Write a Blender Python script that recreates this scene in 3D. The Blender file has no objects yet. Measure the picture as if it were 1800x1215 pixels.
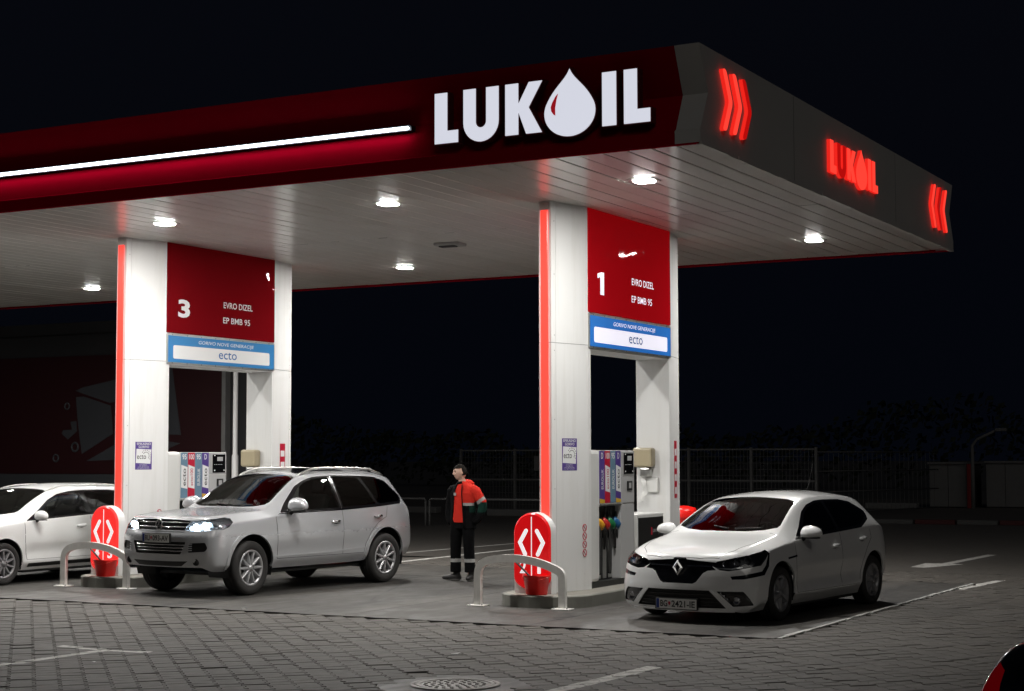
import bpy, bmesh, math, random
import numpy as np
from mathutils import Vector, Matrix
from mathutils.bvhtree import BVHTree
from mathutils.interpolate import poly_3d_calc
random.seed(7)
R = math.radians
scene = bpy.context.scene
COL = scene.collection

# ------------------------------------------------------------------ camera
cam_d = bpy.data.cameras.new('camera'); cam = bpy.data.objects.new('camera', cam_d); COL.objects.link(cam)
cam.location = (0, 0, 1.9122)
cam.rotation_euler = (Matrix.Rotation(0.5024, 4, 'Z') @ Matrix.Rotation(math.pi/2 + 0.0669, 4, 'X') @ Matrix.Rotation(-0.0022, 4, 'Z')).to_euler()
cam_d.sensor_width = 36; cam_d.sensor_fit = 'HORIZONTAL'; cam_d.lens = 2927.3/1800*36
cam_d.clip_start = .1; cam_d.clip_end = 1500
scene.camera = cam

# ------------------------------------------------------------------ world: night sky long after sunset
w = bpy.data.worlds.new('World'); scene.world = w; w.use_nodes = True
nt = w.node_tree; nt.nodes.clear()
sky = nt.nodes.new('ShaderNodeTexSky'); sky.sky_type = 'NISHITA'; sky.sun_disc = False
sky.sun_elevation = R(-4.0); sky.sun_rotation = R(200)
tint = nt.nodes.new('ShaderNodeMixRGB'); tint.blend_type = 'MIX'; tint.inputs[0].default_value = .55
tint.inputs[2].default_value = (.022, .032, .065, 1)
bg = nt.nodes.new('ShaderNodeBackground'); bg.inputs[1].default_value = .09
wo = nt.nodes.new('ShaderNodeOutputWorld')
nt.links.new(sky.outputs[0], tint.inputs[1]); nt.links.new(tint.outputs[0], bg.inputs[0]); nt.links.new(bg.outputs[0], wo.inputs[0])
# weak sun lamp added as fill for stray light, mainly lifting the fascia
sun_d = bpy.data.lights.new('fill_sun', 'SUN'); sun = bpy.data.objects.new('fill_sun', sun_d); COL.objects.link(sun)
sun_d.energy = .13; sun_d.angle = R(25); sun_d.color = (1, .95, .88); sun.rotation_euler = (R(58), 0, R(38))
vs = scene.view_settings
vs.view_transform = 'Standard'; vs.look = 'None'; vs.exposure = 0; vs.gamma = 1; vs.use_curve_mapping = False
scene.render.engine = 'CYCLES'
LAMP = 1230.0

# ------------------------------------------------------------------ material helpers
def mat(name):
    m = bpy.data.materials.new(name); m.use_nodes = True
    return m, m.node_tree, m.node_tree.nodes['Principled BSDF']
def pr(name, col, rough=.5, metal=0, coat=0, spec=.5, emit=None, estr=0, noise=0, nscale=30, bump=0, bscale=200, alpha=None, coatr=.03):
    m, t, b = mat(name)
    b.inputs['Base Color'].default_value = (*col, 1); b.inputs['Roughness'].default_value = rough
    b.inputs['Metallic'].default_value = metal; b.inputs['Coat Weight'].default_value = coat
    b.inputs['Coat Roughness'].default_value = coatr
    b.inputs['Specular IOR Level'].default_value = spec
    if emit: b.inputs['Emission Color'].default_value = (*emit, 1); b.inputs['Emission Strength'].default_value = estr
    if noise or bump:
        tc = t.nodes.new('ShaderNodeTexCoord')
    if noise:
        n = t.nodes.new('ShaderNodeTexNoise'); n.inputs['Scale'].default_value = nscale; n.inputs['Detail'].default_value = 6
        t.links.new(tc.outputs['Object'], n.inputs[0])
        mr = t.nodes.new('ShaderNodeMapRange'); mr.inputs[3].default_value = 1-noise; mr.inputs[4].default_value = 1+noise*.6
        t.links.new(n.outputs[0], mr.inputs[0])
        hs = t.nodes.new('ShaderNodeMixRGB'); hs.blend_type = 'MULTIPLY'; hs.inputs[0].default_value = 1; hs.inputs[1].default_value = (*col, 1)
        t.links.new(mr.outputs[0], hs.inputs[2]); t.links.new(hs.outputs[0], b.inputs['Base Color'])
        m2 = t.nodes.new('ShaderNodeMapRange'); m2.inputs[3].default_value = max(0, rough-.12); m2.inputs[4].default_value = min(1, rough+.15)
        t.links.new(n.outputs[0], m2.inputs[0]); t.links.new(m2.outputs[0], b.inputs['Roughness'])
    if bump:
        n2 = t.nodes.new('ShaderNodeTexNoise'); n2.inputs['Scale'].default_value = bscale; n2.inputs['Detail'].default_value = 4
        t.links.new(tc.outputs['Object'], n2.inputs[0])
        bp = t.nodes.new('ShaderNodeBump'); bp.inputs['Strength'].default_value = bump; bp.inputs['Distance'].default_value = .01
        t.links.new(n2.outputs[0], bp.inputs['Height']); t.links.new(bp.outputs[0], b.inputs['Normal'])
    return m
def emi(name, col, s):
    m, t, b = mat(name)
    b.inputs['Base Color'].default_value = (*[c*.6 for c in col], 1); b.inputs['Roughness'].default_value = .3
    b.inputs['Emission Color'].default_value = (*col, 1); b.inputs['Emission Strength'].default_value = s
    return m
def glass(name, tint, refl=1.5, rough=.0):
    m = bpy.data.materials.new(name); m.use_nodes = True; t = m.node_tree; t.nodes.clear()
    o = t.nodes.new('ShaderNodeOutputMaterial'); mx = t.nodes.new('ShaderNodeMixShader'); fr = t.nodes.new('ShaderNodeFresnel')
    fr.inputs[0].default_value = refl
    tr = t.nodes.new('ShaderNodeBsdfTransparent'); tr.inputs[0].default_value = (*tint, 1)
    gl = t.nodes.new('ShaderNodeBsdfGlossy'); gl.inputs[1].default_value = rough; gl.inputs[0].default_value = (1, 1, 1, 1)
    t.links.new(fr.outputs[0], mx.inputs[0]); t.links.new(tr.outputs[0], mx.inputs[1]); t.links.new(gl.outputs[0], mx.inputs[2]); t.links.new(mx.outputs[0], o.inputs[0])
    return m

def paint(name, col, metal=0., rough=.35, dirt=.35):
    """car paint: clear coat, fine road dust gathering low on the panels"""
    m, t, b = mat(name)
    tc = t.nodes.new('ShaderNodeTexCoord')
    n = t.nodes.new('ShaderNodeTexNoise'); n.inputs['Scale'].default_value = 7; n.inputs['Detail'].default_value = 8; n.inputs['Roughness'].default_value = .65
    t.links.new(tc.outputs['Object'], n.inputs[0])
    sx = t.nodes.new('ShaderNodeSeparateXYZ'); t.links.new(tc.outputs['Object'], sx.inputs[0])
    mr = t.nodes.new('ShaderNodeMapRange'); mr.inputs[1].default_value = .85; mr.inputs[2].default_value = .25; mr.inputs[3].default_value = .06; mr.inputs[4].default_value = 1
    t.links.new(sx.outputs[2], mr.inputs[0])
    mm = t.nodes.new('ShaderNodeMath'); mm.operation = 'MULTIPLY'; t.links.new(mr.outputs[0], mm.inputs[0]); t.links.new(n.outputs[0], mm.inputs[1])
    m3 = t.nodes.new('ShaderNodeMath'); m3.operation = 'MULTIPLY'; m3.inputs[1].default_value = dirt*1.5; m3.use_clamp = True; t.links.new(mm.outputs[0], m3.inputs[0])
    mx = t.nodes.new('ShaderNodeMixRGB'); mx.inputs[1].default_value = (*col, 1); mx.inputs[2].default_value = (.16, .145, .125, 1)
    t.links.new(m3.outputs[0], mx.inputs[0]); t.links.new(mx.outputs[0], b.inputs['Base Color'])
    r2 = t.nodes.new('ShaderNodeMapRange'); r2.inputs[3].default_value = rough; r2.inputs[4].default_value = .7
    t.links.new(m3.outputs[0], r2.inputs[0]); t.links.new(r2.outputs[0], b.inputs['Roughness'])
    b.inputs['Metallic'].default_value = metal
    c2 = t.nodes.new('ShaderNodeMapRange'); c2.inputs[3].default_value = 1; c2.inputs[4].default_value = .15
    t.links.new(m3.outputs[0], c2.inputs[0]); t.links.new(c2.outputs[0], b.inputs['Coat Weight'])
    b.inputs['Coat Roughness'].default_value = .15 if metal else .05
    return m

M = dict(
 white_clad=None,
 joint=pr('joint_dark', (.05, .05, .05), .7),
 red_fascia=pr('red_fascia_enamel', (.34, .001, .011), .75, spec=.0, noise=.08, nscale=2),
 white_fascia=pr('white_fascia_enamel', (.62, .61, .58), .5, noise=.06, nscale=2),
 alu=pr('brushed_aluminium', (.62, .62, .60), .32, metal=1, noise=.1, nscale=25),
 steel=pr('worn_grey_steel', (.74, .725, .69), .42, metal=.12, noise=.18, nscale=14, bump=.05),
 galv=pr('galvanised_steel', (.40, .40, .39), .5, metal=.6, noise=.2, nscale=10),
 red_led=emi('red_led_diffuser', (1, .058, .040), 1.1),
 red_sign=emi('red_led_letter', (1, .050, .032), 1.15), red_return=pr('red_sign_return', (.35, .01, .008), .5, emit=(1, .022, .014), estr=.8),
 red_sign_dim=emi('red_led_letter_dim', (1, .008, .006), .45),
 white_led=emi('white_led_tube', (.78, .88, 1), 10),
 letter=emi('white_letter_face', (.82, .84, .95), .78),
 letter_side=pr('letter_return', (.10, .02, .02), .4),
 drop_slit=pr('drop_slit_red', (.45, .01, .02), .3, emit=(.5, .01, .02), estr=.5),
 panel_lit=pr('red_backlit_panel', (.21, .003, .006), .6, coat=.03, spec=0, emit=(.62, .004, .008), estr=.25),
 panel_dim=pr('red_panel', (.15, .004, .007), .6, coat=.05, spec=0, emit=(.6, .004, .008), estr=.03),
 print_white=pr('white_print', (.80, .80, .80), .3),
 print_lit=emi('white_print_lit', (.86, .84, .95), .75),
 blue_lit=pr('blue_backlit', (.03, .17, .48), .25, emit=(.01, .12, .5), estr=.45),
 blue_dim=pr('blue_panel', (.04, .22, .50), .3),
 blue_print=pr('dark_blue_print', (.02, .12, .36), .4),
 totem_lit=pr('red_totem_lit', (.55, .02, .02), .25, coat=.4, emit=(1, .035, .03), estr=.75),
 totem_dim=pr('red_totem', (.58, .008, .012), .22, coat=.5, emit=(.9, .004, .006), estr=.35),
 totem_white=emi('totem_white', (.95, .92, .93), .7),
 bucket=pr('red_plastic', (.88, .014, .010), .28),
 black=pr('black_plastic', (.012, .012, .012), .42),
 blackgloss=pr('black_gloss', (.006, .006, .007), .12, coat=.5),
 rubber=pr('tyre_rubber', (.022, .021, .020), .75, noise=.25, nscale=40),
 chrome=pr('chrome', (.82, .82, .83), .17, metal=1),
 rim=pr('alloy_rim', (.46, .46, .47), .42, metal=.7, noise=.1, nscale=20),
 rim_dark=pr('dark_alloy_rim', (.30, .30, .31), .38, metal=.7),
 disc=pr('brake_disc', (.22, .21, .20), .4, metal=.9),
 interior=pr('cabin_trim', (.035, .034, .033), .8),
 seat=pr('seat_cloth', (.055, .053, .05), .9),
 glass=glass('window_glass', (.30, .33, .32), 1.5),
 privacy=glass('privacy_glass', (.03, .03, .03), 1.5),
 lens=glass('clear_lens', (.93, .95, .97), 1.45),
 lamp_bowl=pr('headlamp_bowl', (.45, .46, .48), .18, metal=.9),
 lamp_dark=pr('headlamp_bowl_dark', (.02, .02, .022), .25),
 lamp_lit=emi('headlamp_lit', (.80, .92, 1), 22),
 lamp_glow=emi('headlamp_reflector_lit', (.70, .88, 1), 2.2),
 tail=pr('tail_lens', (.35, .004, .008), .08, coat=1, emit=(1, .0, .01), estr=.05),
 tail_on=pr('tail_lens_on', (.40, .004, .008), .08, coat=1, emit=(1, .01, .01), estr=.5),
 amber=pr('amber_lens', (.5, .16, .02), .1, coat=1),
 plate=pr('plate_white', (.68, .68, .66), .4), plate_black=pr('plate_print', (.01, .01, .01), .5), plate_blue=pr('plate_blue', (.01, .04, .25), .4),
 silver=paint('silver_paint', (.56, .57, .59), .42, .27, .10),
 white=paint('white_paint', (.82, .825, .82), 0, .30, .14),
 white2=paint('white_paint_clean', (.78, .785, .78), 0, .35, .12),
 blackpaint=paint('black_paint', (.006, .006, .007), 0, .3, .05),
 pump_white=pr('pump_white_enamel', (.68, .68, .66), .35, coat=.2, noise=.05, nscale=4),
 pump_grey=pr('pump_grey', (.45, .45, .45), .4), beige=pr('beige_plastic', (.42, .36, .24), .4),
 purple=pr('purple_print', (.085, .045, .25), .45), teal=pr('slate_blue_print', (.14, .24, .33), .45), crimson=pr('crimson_print', (.50, .012, .04), .4),
 paper=pr('white_paper', (.72, .72, .70), .8), yellow=pr('yellow_print', (.65, .40, .03), .5),
 nz_y=pr('nozzle_yellow', (.75, .36, .02), .35), nz_r=pr('nozzle_red', (.55, .02, .02), .35), nz_g=pr('nozzle_green', (.01, .18, .06), .35), nz_b=pr('nozzle_blue', (.02, .13, .32), .35),
 kerbstone=pr('island_concrete', (.30, .285, .25), .8, noise=.3, nscale=6, bump=.25, bscale=60),
 kerb_metal=pr('island_steel_edge', (.20, .20, .175), .6, metal=.3, noise=.25, nscale=5),
 red_paint=pr('red_kerb_paint', (.30, .02, .02), .7, noise=.2, nscale=8), white_paint=pr('white_kerb_paint', (.5, .5, .48), .7, noise=.2, nscale=8),
 lamp_lens=emi('downlight_lens', (1, .98, .94), LAMP), lamp_ring=emi('downlight_diffuser_ring', (1, .98, .95), 5),
 soffit_dark=pr('soffit_void', (.03, .03, .03), .9),
)

def wavy(m, scale, strength):
    t = m.node_tree; b = t.nodes['Principled BSDF']; tc = t.nodes.new('ShaderNodeTexCoord')
    n = t.nodes.new('ShaderNodeTexNoise'); n.inputs['Scale'].default_value = scale; n.inputs['Detail'].default_value = 2; n.inputs['Distortion'].default_value = .5
    t.links.new(tc.outputs['Object'], n.inputs[0]); bp = t.nodes.new('ShaderNodeBump'); bp.inputs['Strength'].default_value = strength; bp.inputs['Distance'].default_value = .05
    t.links.new(n.outputs[0], bp.inputs['Height']); t.links.new(bp.outputs[0], b.inputs['Coat Normal'])
wavy(M['panel_lit'], 1.3, .3); wavy(M['panel_dim'], 2.2, .5)

def clad_material():
    m, t, b = mat('white_cladding')
    g = t.nodes.new('ShaderNodeNewGeometry'); mp = t.nodes.new('ShaderNodeMapping'); mp.inputs['Scale'].default_value = (7, 7, .5); t.links.new(g.outputs['Position'], mp.inputs[0])
    n = t.nodes.new('ShaderNodeTexNoise'); n.inputs['Scale'].default_value = 1; n.inputs['Detail'].default_value = 7; n.inputs['Roughness'].default_value = .65; t.links.new(mp.outputs[0], n.inputs[0])
    n2 = t.nodes.new('ShaderNodeTexNoise'); n2.inputs['Scale'].default_value = 45; n2.inputs['Detail'].default_value = 3; t.links.new(g.outputs['Position'], n2.inputs[0])
    r = t.nodes.new('ShaderNodeMapRange'); r.inputs[1].default_value = .48; r.inputs[2].default_value = .78; r.inputs[3].default_value = 0; r.inputs[4].default_value = .26; t.links.new(n.outputs[0], r.inputs[0])
    r2 = t.nodes.new('ShaderNodeMapRange'); r2.inputs[1].default_value = .68; r2.inputs[2].default_value = .76; r2.inputs[3].default_value = 0; r2.inputs[4].default_value = .45; t.links.new(n2.outputs[0], r2.inputs[0])
    c = t.nodes.new('ShaderNodeMixRGB'); c.inputs[1].default_value = (.77, .77, .76, 1); c.inputs[2].default_value = (.46, .43, .37, 1); t.links.new(r.outputs[0], c.inputs[0])
    sx = t.nodes.new('ShaderNodeSeparateXYZ'); t.links.new(g.outputs['Position'], sx.inputs[0])
    lo = t.nodes.new('ShaderNodeMapRange'); lo.inputs[1].default_value = .75; lo.inputs[2].default_value = .2; lo.inputs[3].default_value = 0; lo.inputs[4].default_value = 1; t.links.new(sx.outputs[2], lo.inputs[0])
    sp = t.nodes.new('ShaderNodeMath'); sp.operation = 'MULTIPLY'; t.links.new(lo.outputs[0], sp.inputs[0]); t.links.new(r2.outputs[0], sp.inputs[1])
    c2 = t.nodes.new('ShaderNodeMixRGB'); c2.inputs[2].default_value = (.12, .11, .10, 1); t.links.new(sp.outputs[0], c2.inputs[0]); t.links.new(c.outputs[0], c2.inputs[1])
    t.links.new(c2.outputs[0], b.inputs['Base Color'])
    rr = t.nodes.new('ShaderNodeMapRange'); rr.inputs[3].default_value = .30; rr.inputs[4].default_value = .52; t.links.new(n.outputs[0], rr.inputs[0]); t.links.new(rr.outputs[0], b.inputs['Roughness'])
    return m
M['white_clad'] = clad_material()
# ------------------------------------------------------------------ object helpers
def V(*a): return Vector(a)
def link(o, parent=None):
    COL.objects.link(o)
    if parent is not None: o.parent = parent
    return o
def tag(o, label=None, cat=None, group=None, kind=None):
    if label: o['label'] = label
    if cat: o['category'] = cat
    if group: o['group'] = group
    if kind: o['kind'] = kind
    return o
def empty(name, loc=(0, 0, 0), rz=0, label=None, cat=None, group=None):
    o = bpy.data.objects.new(name, None); o.location = loc; o.rotation_euler = (0, 0, rz); o.empty_display_size = .2
    COL.objects.link(o); return tag(o, label, cat, group)
def copy_tree(o, parent=None):
    c = o.copy(); COL.objects.link(c); c.parent = parent
    for ch in [x for x in bpy.data.objects if x.parent == o]: copy_tree(ch, c)
    return c
class MB:
    """collects shapes, then links them as one mesh object"""
    def __init__(s): s.v = []; s.f = []; s.sm = []
    def add(s, vs, fs, smooth=False):
        b = len(s.v); s.v += [tuple(p) for p in vs]
        for f in fs: s.f.append(tuple(i+b for i in f)); s.sm.append(smooth)
        return s
    def box(s, x0, x1, y0, y1, z0, z1, ch=0):
        if ch <= 0:
            vs = [(x, y, z) for x in (x0, x1) for y in (y0, y1) for z in (z0, z1)]
            return s.add(vs, [(0, 1, 3, 2), (4, 6, 7, 5), (0, 4, 5, 1), (2, 3, 7, 6), (0, 2, 6, 4), (1, 5, 7, 3)])
        bm = bmesh.new(); bmesh.ops.create_cube(bm, size=1)
        for v in bm.verts: v.co = Vector(((x0+x1)/2+v.co.x*(x1-x0), (y0+y1)/2+v.co.y*(y1-y0), (z0+z1)/2+v.co.z*(z1-z0)))
        ch = min(ch, .45*min(x1-x0, y1-y0, z1-z0))
        bmesh.ops.bevel(bm, geom=bm.edges[:], offset=ch, segments=2 if ch > .012 else 1, affect='EDGES', profile=.5)
        return s.bm(bm)
    def bm(s, bm, smooth=False):
        bm.verts.index_update()
        s.add([v.co[:] for v in bm.verts], [[v.index for v in f.verts] for f in bm.faces], smooth); bm.free(); return s
    def prism(s, poly, O, A, B, N, t0, t1, smooth=False, ch=0):
        """polygon (a,b) in plane O+aA+bB, extruded along N from t0 to t1; ch chamfers the t1 face"""
        O, A, B, N = map(Vector, (O, A, B, N)); n = len(poly)
        def ring(p, t): return [O+A*a+B*b+N*t for a, b in p]
        if ch:
            p2 = inset(poly, ch)
            vs = ring(poly, t0)+ring(poly, t1-ch)+ring(p2, t1)
            fs = [tuple(range(n-1, -1, -1)), tuple(range(2*n, 3*n))]
            for k in (0, n):
                fs += [(k+i, k+(i+1) % n, k+n+(i+1) % n, k+n+i) for i in range(n)]
        else:
            vs = ring(poly, t0)+ring(poly, t1)
            fs = [tuple(range(n-1, -1, -1)), tuple(range(n, 2*n))]+[(i, (i+1) % n, n+(i+1) % n, n+i) for i in range(n)]
        return s.add(vs, fs, smooth)
    def tube(s, pts, r, n=10, cap=True, smooth=True, closed=False, flat=1.0, up=None):
        pts = [Vector(p) for p in pts]; m = len(pts); rs = r if isinstance(r, (list, tuple)) else [r]*m
        vs = []; prev = None
        for i, p in enumerate(pts):
            if closed: d = pts[(i+1) % m]-pts[i-1]
            else: d = pts[min(i+1, m-1)]-pts[max(i-1, 0)]
            d.normalize()
            if up is not None: a = Vector(up)
            elif prev is None: a = Vector((0, 0, 1)) if abs(d.z) < .9 else Vector((1, 0, 0))
            else: a = prev
            e1 = (a-d*a.dot(d)).normalized(); e2 = d.cross(e1); prev = e1
            for k in range(n):
                t = 2*math.pi*k/n; vs.append(p+e1*math.cos(t)*rs[i]+e2*math.sin(t)*rs[i]*flat)
        fs = []
        for i in range(m if closed else m-1):
            j = (i+1) % m
            fs += [(i*n+k, i*n+(k+1) % n, j*n+(k+1) % n, j*n+k) for k in range(n)]
        if cap and not closed: fs += [tuple(range(n-1, -1, -1)), tuple((m-1)*n+k for k in range(n))]
        return s.add(vs, fs, smooth)
    def ribbon(s, pts, nrm, width, lift, thick=0.003):
        """flat strip of given width lying on a surface along pts"""
        vs = []; m = len(pts)
        for i in range(m):
            d = (Vector(pts[min(i+1, m-1)])-Vector(pts[max(i-1, 0)])).normalized(); n = Vector(nrm[i]).normalized()
            b = n.cross(d).normalized()*width/2; p = Vector(pts[i])
            vs += [p-b-n*thick, p-b+n*lift, p+b+n*lift, p+b-n*thick]
        fs = []
        for i in range(m-1):
            for k in range(3): fs.append((i*4+k, i*4+k+1, i*4+4+k+1, i*4+4+k))
        return s.add(vs, fs, False)
    def lathe(s, prof, C, ax='Y', n=32, smooth=True, cap=False):
        """profile (radius, height) turned about an axis through C"""
        C = Vector(C); vs = []; m = len(prof)
        for r, h in prof:
            for k in range(n):
                t = 2*math.pi*k/n; c, q = r*math.cos(t), r*math.sin(t)
                vs.append(C+(Vector((c, h, q)) if ax == 'Y' else Vector((c, q, h)) if ax == 'Z' else Vector((h, c, q))))
        fs = [(i*n+k, i*n+(k+1) % n, (i+1)*n+(k+1) % n, (i+1)*n+k) for i in range(m-1) for k in range(n)]
        if cap: fs += [tuple(range(n)), tuple((m-1)*n+k for k in range(n-1, -1, -1))]
        return s.add(vs, fs, smooth)
    def ellipsoid(s, C, rad, n=16, m=10, e=1.0, fn=None):
        C = Vector(C); vs = []; sp = lambda x: math.copysign(abs(x)**e, x)
        for i in range(m+1):
            a = -math.pi/2+math.pi*i/m
            for k in range(n):
                t = 2*math.pi*k/n
                p = Vector((rad[0]*sp(math.cos(a))*sp(math.cos(t)), rad[1]*sp(math.cos(a))*sp(math.sin(t)), rad[2]*sp(math.sin(a))))
                if fn: p = fn(p)
                vs.append(C+p)
        fs = [(i*n+k, i*n+(k+1) % n, (i+1)*n+(k+1) % n, (i+1)*n+k) for i in range(m) for k in range(n)]
        return s.add(vs, fs, True)
    def xf(s, Mx):
        s.v = [tuple(Mx @ Vector(p)) for p in s.v]; return s
    def build(s, name, material, parent=None, recalc=True):
        me = bpy.data.meshes.new(name); me.from_pydata(s.v, [], s.f)
        if recalc:
            bm = bmesh.new(); bm.from_mesh(me); bmesh.ops.remove_doubles(bm, verts=bm.verts, dist=1e-6); bmesh.ops.recalc_face_normals(bm, faces=bm.faces)
            if len(bm.faces) == len(s.sm):
                for f, q in zip(bm.faces, s.sm): f.smooth = q
            else:
                for f in bm.faces: f.smooth = s.sm[0]
            bm.to_mesh(me); bm.free()
        else:
            me.polygons.foreach_set('use_smooth', s.sm)
        me.materials.append(M[material] if isinstance(material, str) else material); me.update()
        o = bpy.data.objects.new(name, me); return link(o, parent)
def inset(poly, d):
    """offset a counter-clockwise polygon inwards"""
    n = len(poly); out = []
    ar = sum(poly[i][0]*poly[(i+1) % n][1]-poly[(i+1) % n][0]*poly[i][1] for i in range(n))
    sg = 1 if ar > 0 else -1
    for i in range(n):
        p, q, r = Vector(poly[i-1]), Vector(poly[i]), Vector(poly[(i+1) % n])
        a = (q-p).normalized(); b = (r-q).normalized()
        na, nb = Vector((-a.y, a.x))*sg, Vector((-b.y, b.x))*sg
        m = na+nb; k = max(.35, 1+na.dot(nb)); m = m/k
        out.append(tuple(q+m*d))
    return out
def rpoly(poly, r, n=4):
    """round the corners of a polygon"""
    out = []; N = len(poly)
    for i in range(N):
        p, q, s2 = Vector(poly[i-1]), Vector(poly[i]), Vector(poly[(i+1) % N])
        rr = r[i] if isinstance(r, (list, tuple)) else r
        a = (p-q); b = (s2-q); l = min(rr, a.length*.45, b.length*.45)
        if l < 1e-5: out.append(tuple(q)); continue
        A = q+a.normalized()*l; B = q+b.normalized()*l
        for k in range(n+1):
            t = k/n; out.append(tuple(A*(1-t)**2+q*2*t*(1-t)+B*t*t))
    return out
def rect(x0, x1, y0, y1): return [(x0, y0), (x1, y0), (x1, y1), (x0, y1)]
_tc = {}
def text_geo(s, bold=0.0):
    k = (s, bold)
    if k not in _tc:
        cu = bpy.data.curves.new('lettering', 'FONT'); cu.body = s; cu.size = 1; cu.offset = bold; cu.resolution_u = 3; cu.fill_mode = 'BOTH'
        o = bpy.data.objects.new('lettering', cu); COL.objects.link(o)
        me = bpy.data.meshes.new_from_object(o.evaluated_get(bpy.context.evaluated_depsgraph_get()))
        v = np.array([x.co[:2] for x in me.vertices]); f = [tuple(p.vertices) for p in me.polygons]
        bpy.data.objects.remove(o); bpy.data.curves.remove(cu); bpy.data.meshes.remove(me)
        v -= v.min(0); v = v/v.max(0)
        _tc[k] = (v, f)
    return _tc[k]
def text(mb, s, O, Rv, U, w_, h_, lift=.002, bold=.012, slant=0):
    """lettering fitted in a w x h box with its lower left corner at O"""
    v, f = text_geo(s, bold); O, Rv, U = Vector(O), Vector(Rv), Vector(U); N = Rv.cross(U)
    mb.add([O+Rv*(a*w_+slant*b*h_)+U*b*h_+N*lift for a, b in v], f)
    return mb
def plate_text(parent, name, s, O, Rv, U, w_, h_, m, lift=.002, bold=.012, slant=0):
    return text(MB(), s, O, Rv, U, w_, h_, lift, bold, slant).build(name, m, parent, recalc=False)
# ------------------------------------------------------------------ ground
def nmath(t, op, a, b=None, clamp=False):
    n = t.nodes.new('ShaderNodeMath'); n.operation = op; n.use_clamp = clamp
    for i, x in enumerate((a, b)):
        if x is None: continue
        if isinstance(x, (int, float)): n.inputs[i].default_value = x
        else: t.links.new(x, n.inputs[i])
    return n.outputs[0]
def noise(t, vec, scale, detail=6, rough=.55, dist=0):
    n = t.nodes.new('ShaderNodeTexNoise'); n.inputs['Scale'].default_value = scale; n.inputs['Detail'].default_value = detail
    n.inputs['Roughness'].default_value = rough; n.inputs['Distortion'].default_value = dist; t.links.new(vec, n.inputs['Vector']); return n.outputs[0]
def mrange(t, x, a, b, c, d):
    n = t.nodes.new('ShaderNodeMapRange'); t.links.new(x, n.inputs[0])
    for i, q in enumerate((a, b, c, d)): n.inputs[i+1].default_value = q
    return n.outputs[0]
def mixc(t, fac, a, b, blend='MIX'):
    n = t.nodes.new('ShaderNodeMixRGB'); n.blend_type = blend
    for i, x in enumerate((fac, a, b)):
        if isinstance(x, (int, float)): n.inputs[i].default_value = x
        elif isinstance(x, tuple): n.inputs[i].default_value = (*x, 1)
        else: t.links.new(x, n.inputs[i])
    return n.outputs[0]
def bumpn(t, b, h, strength, dist):
    n = t.nodes.new('ShaderNodeBump'); n.inputs['Strength'].default_value = strength; n.inputs['Distance'].default_value = dist
    t.links.new(h, n.inputs['Height']); t.links.new(n.outputs[0], b.inputs['Normal'])
def seg_mask(t, sx, segs):
    """1 inside any of the painted bars (x0,y0)-(x1,y1) of half width hw, on world position"""
    out = None
    for (x0, y0), (x1, y1), hw in segs:
        dx, dy = x1-x0, y1-y0; L = math.hypot(dx, dy); dx /= L; dy /= L
        a = nmath(t, 'ADD', nmath(t, 'MULTIPLY', nmath(t, 'SUBTRACT', sx.outputs[0], x0), dx), nmath(t, 'MULTIPLY', nmath(t, 'SUBTRACT', sx.outputs[1], y0), dy))
        c = nmath(t, 'ABSOLUTE', nmath(t, 'SUBTRACT', nmath(t, 'MULTIPLY', nmath(t, 'SUBTRACT', sx.outputs[0], x0), dy), nmath(t, 'MULTIPLY', nmath(t, 'SUBTRACT', sx.outputs[1], y0), dx)))
        m = nmath(t, 'MULTIPLY', nmath(t, 'LESS_THAN', c, hw), nmath(t, 'MULTIPLY', nmath(t, 'GREATER_THAN', a, 0.), nmath(t, 'LESS_THAN', a, L)))
        out = m if out is None else nmath(t, 'MAXIMUM', out, m)
    return out
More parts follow.
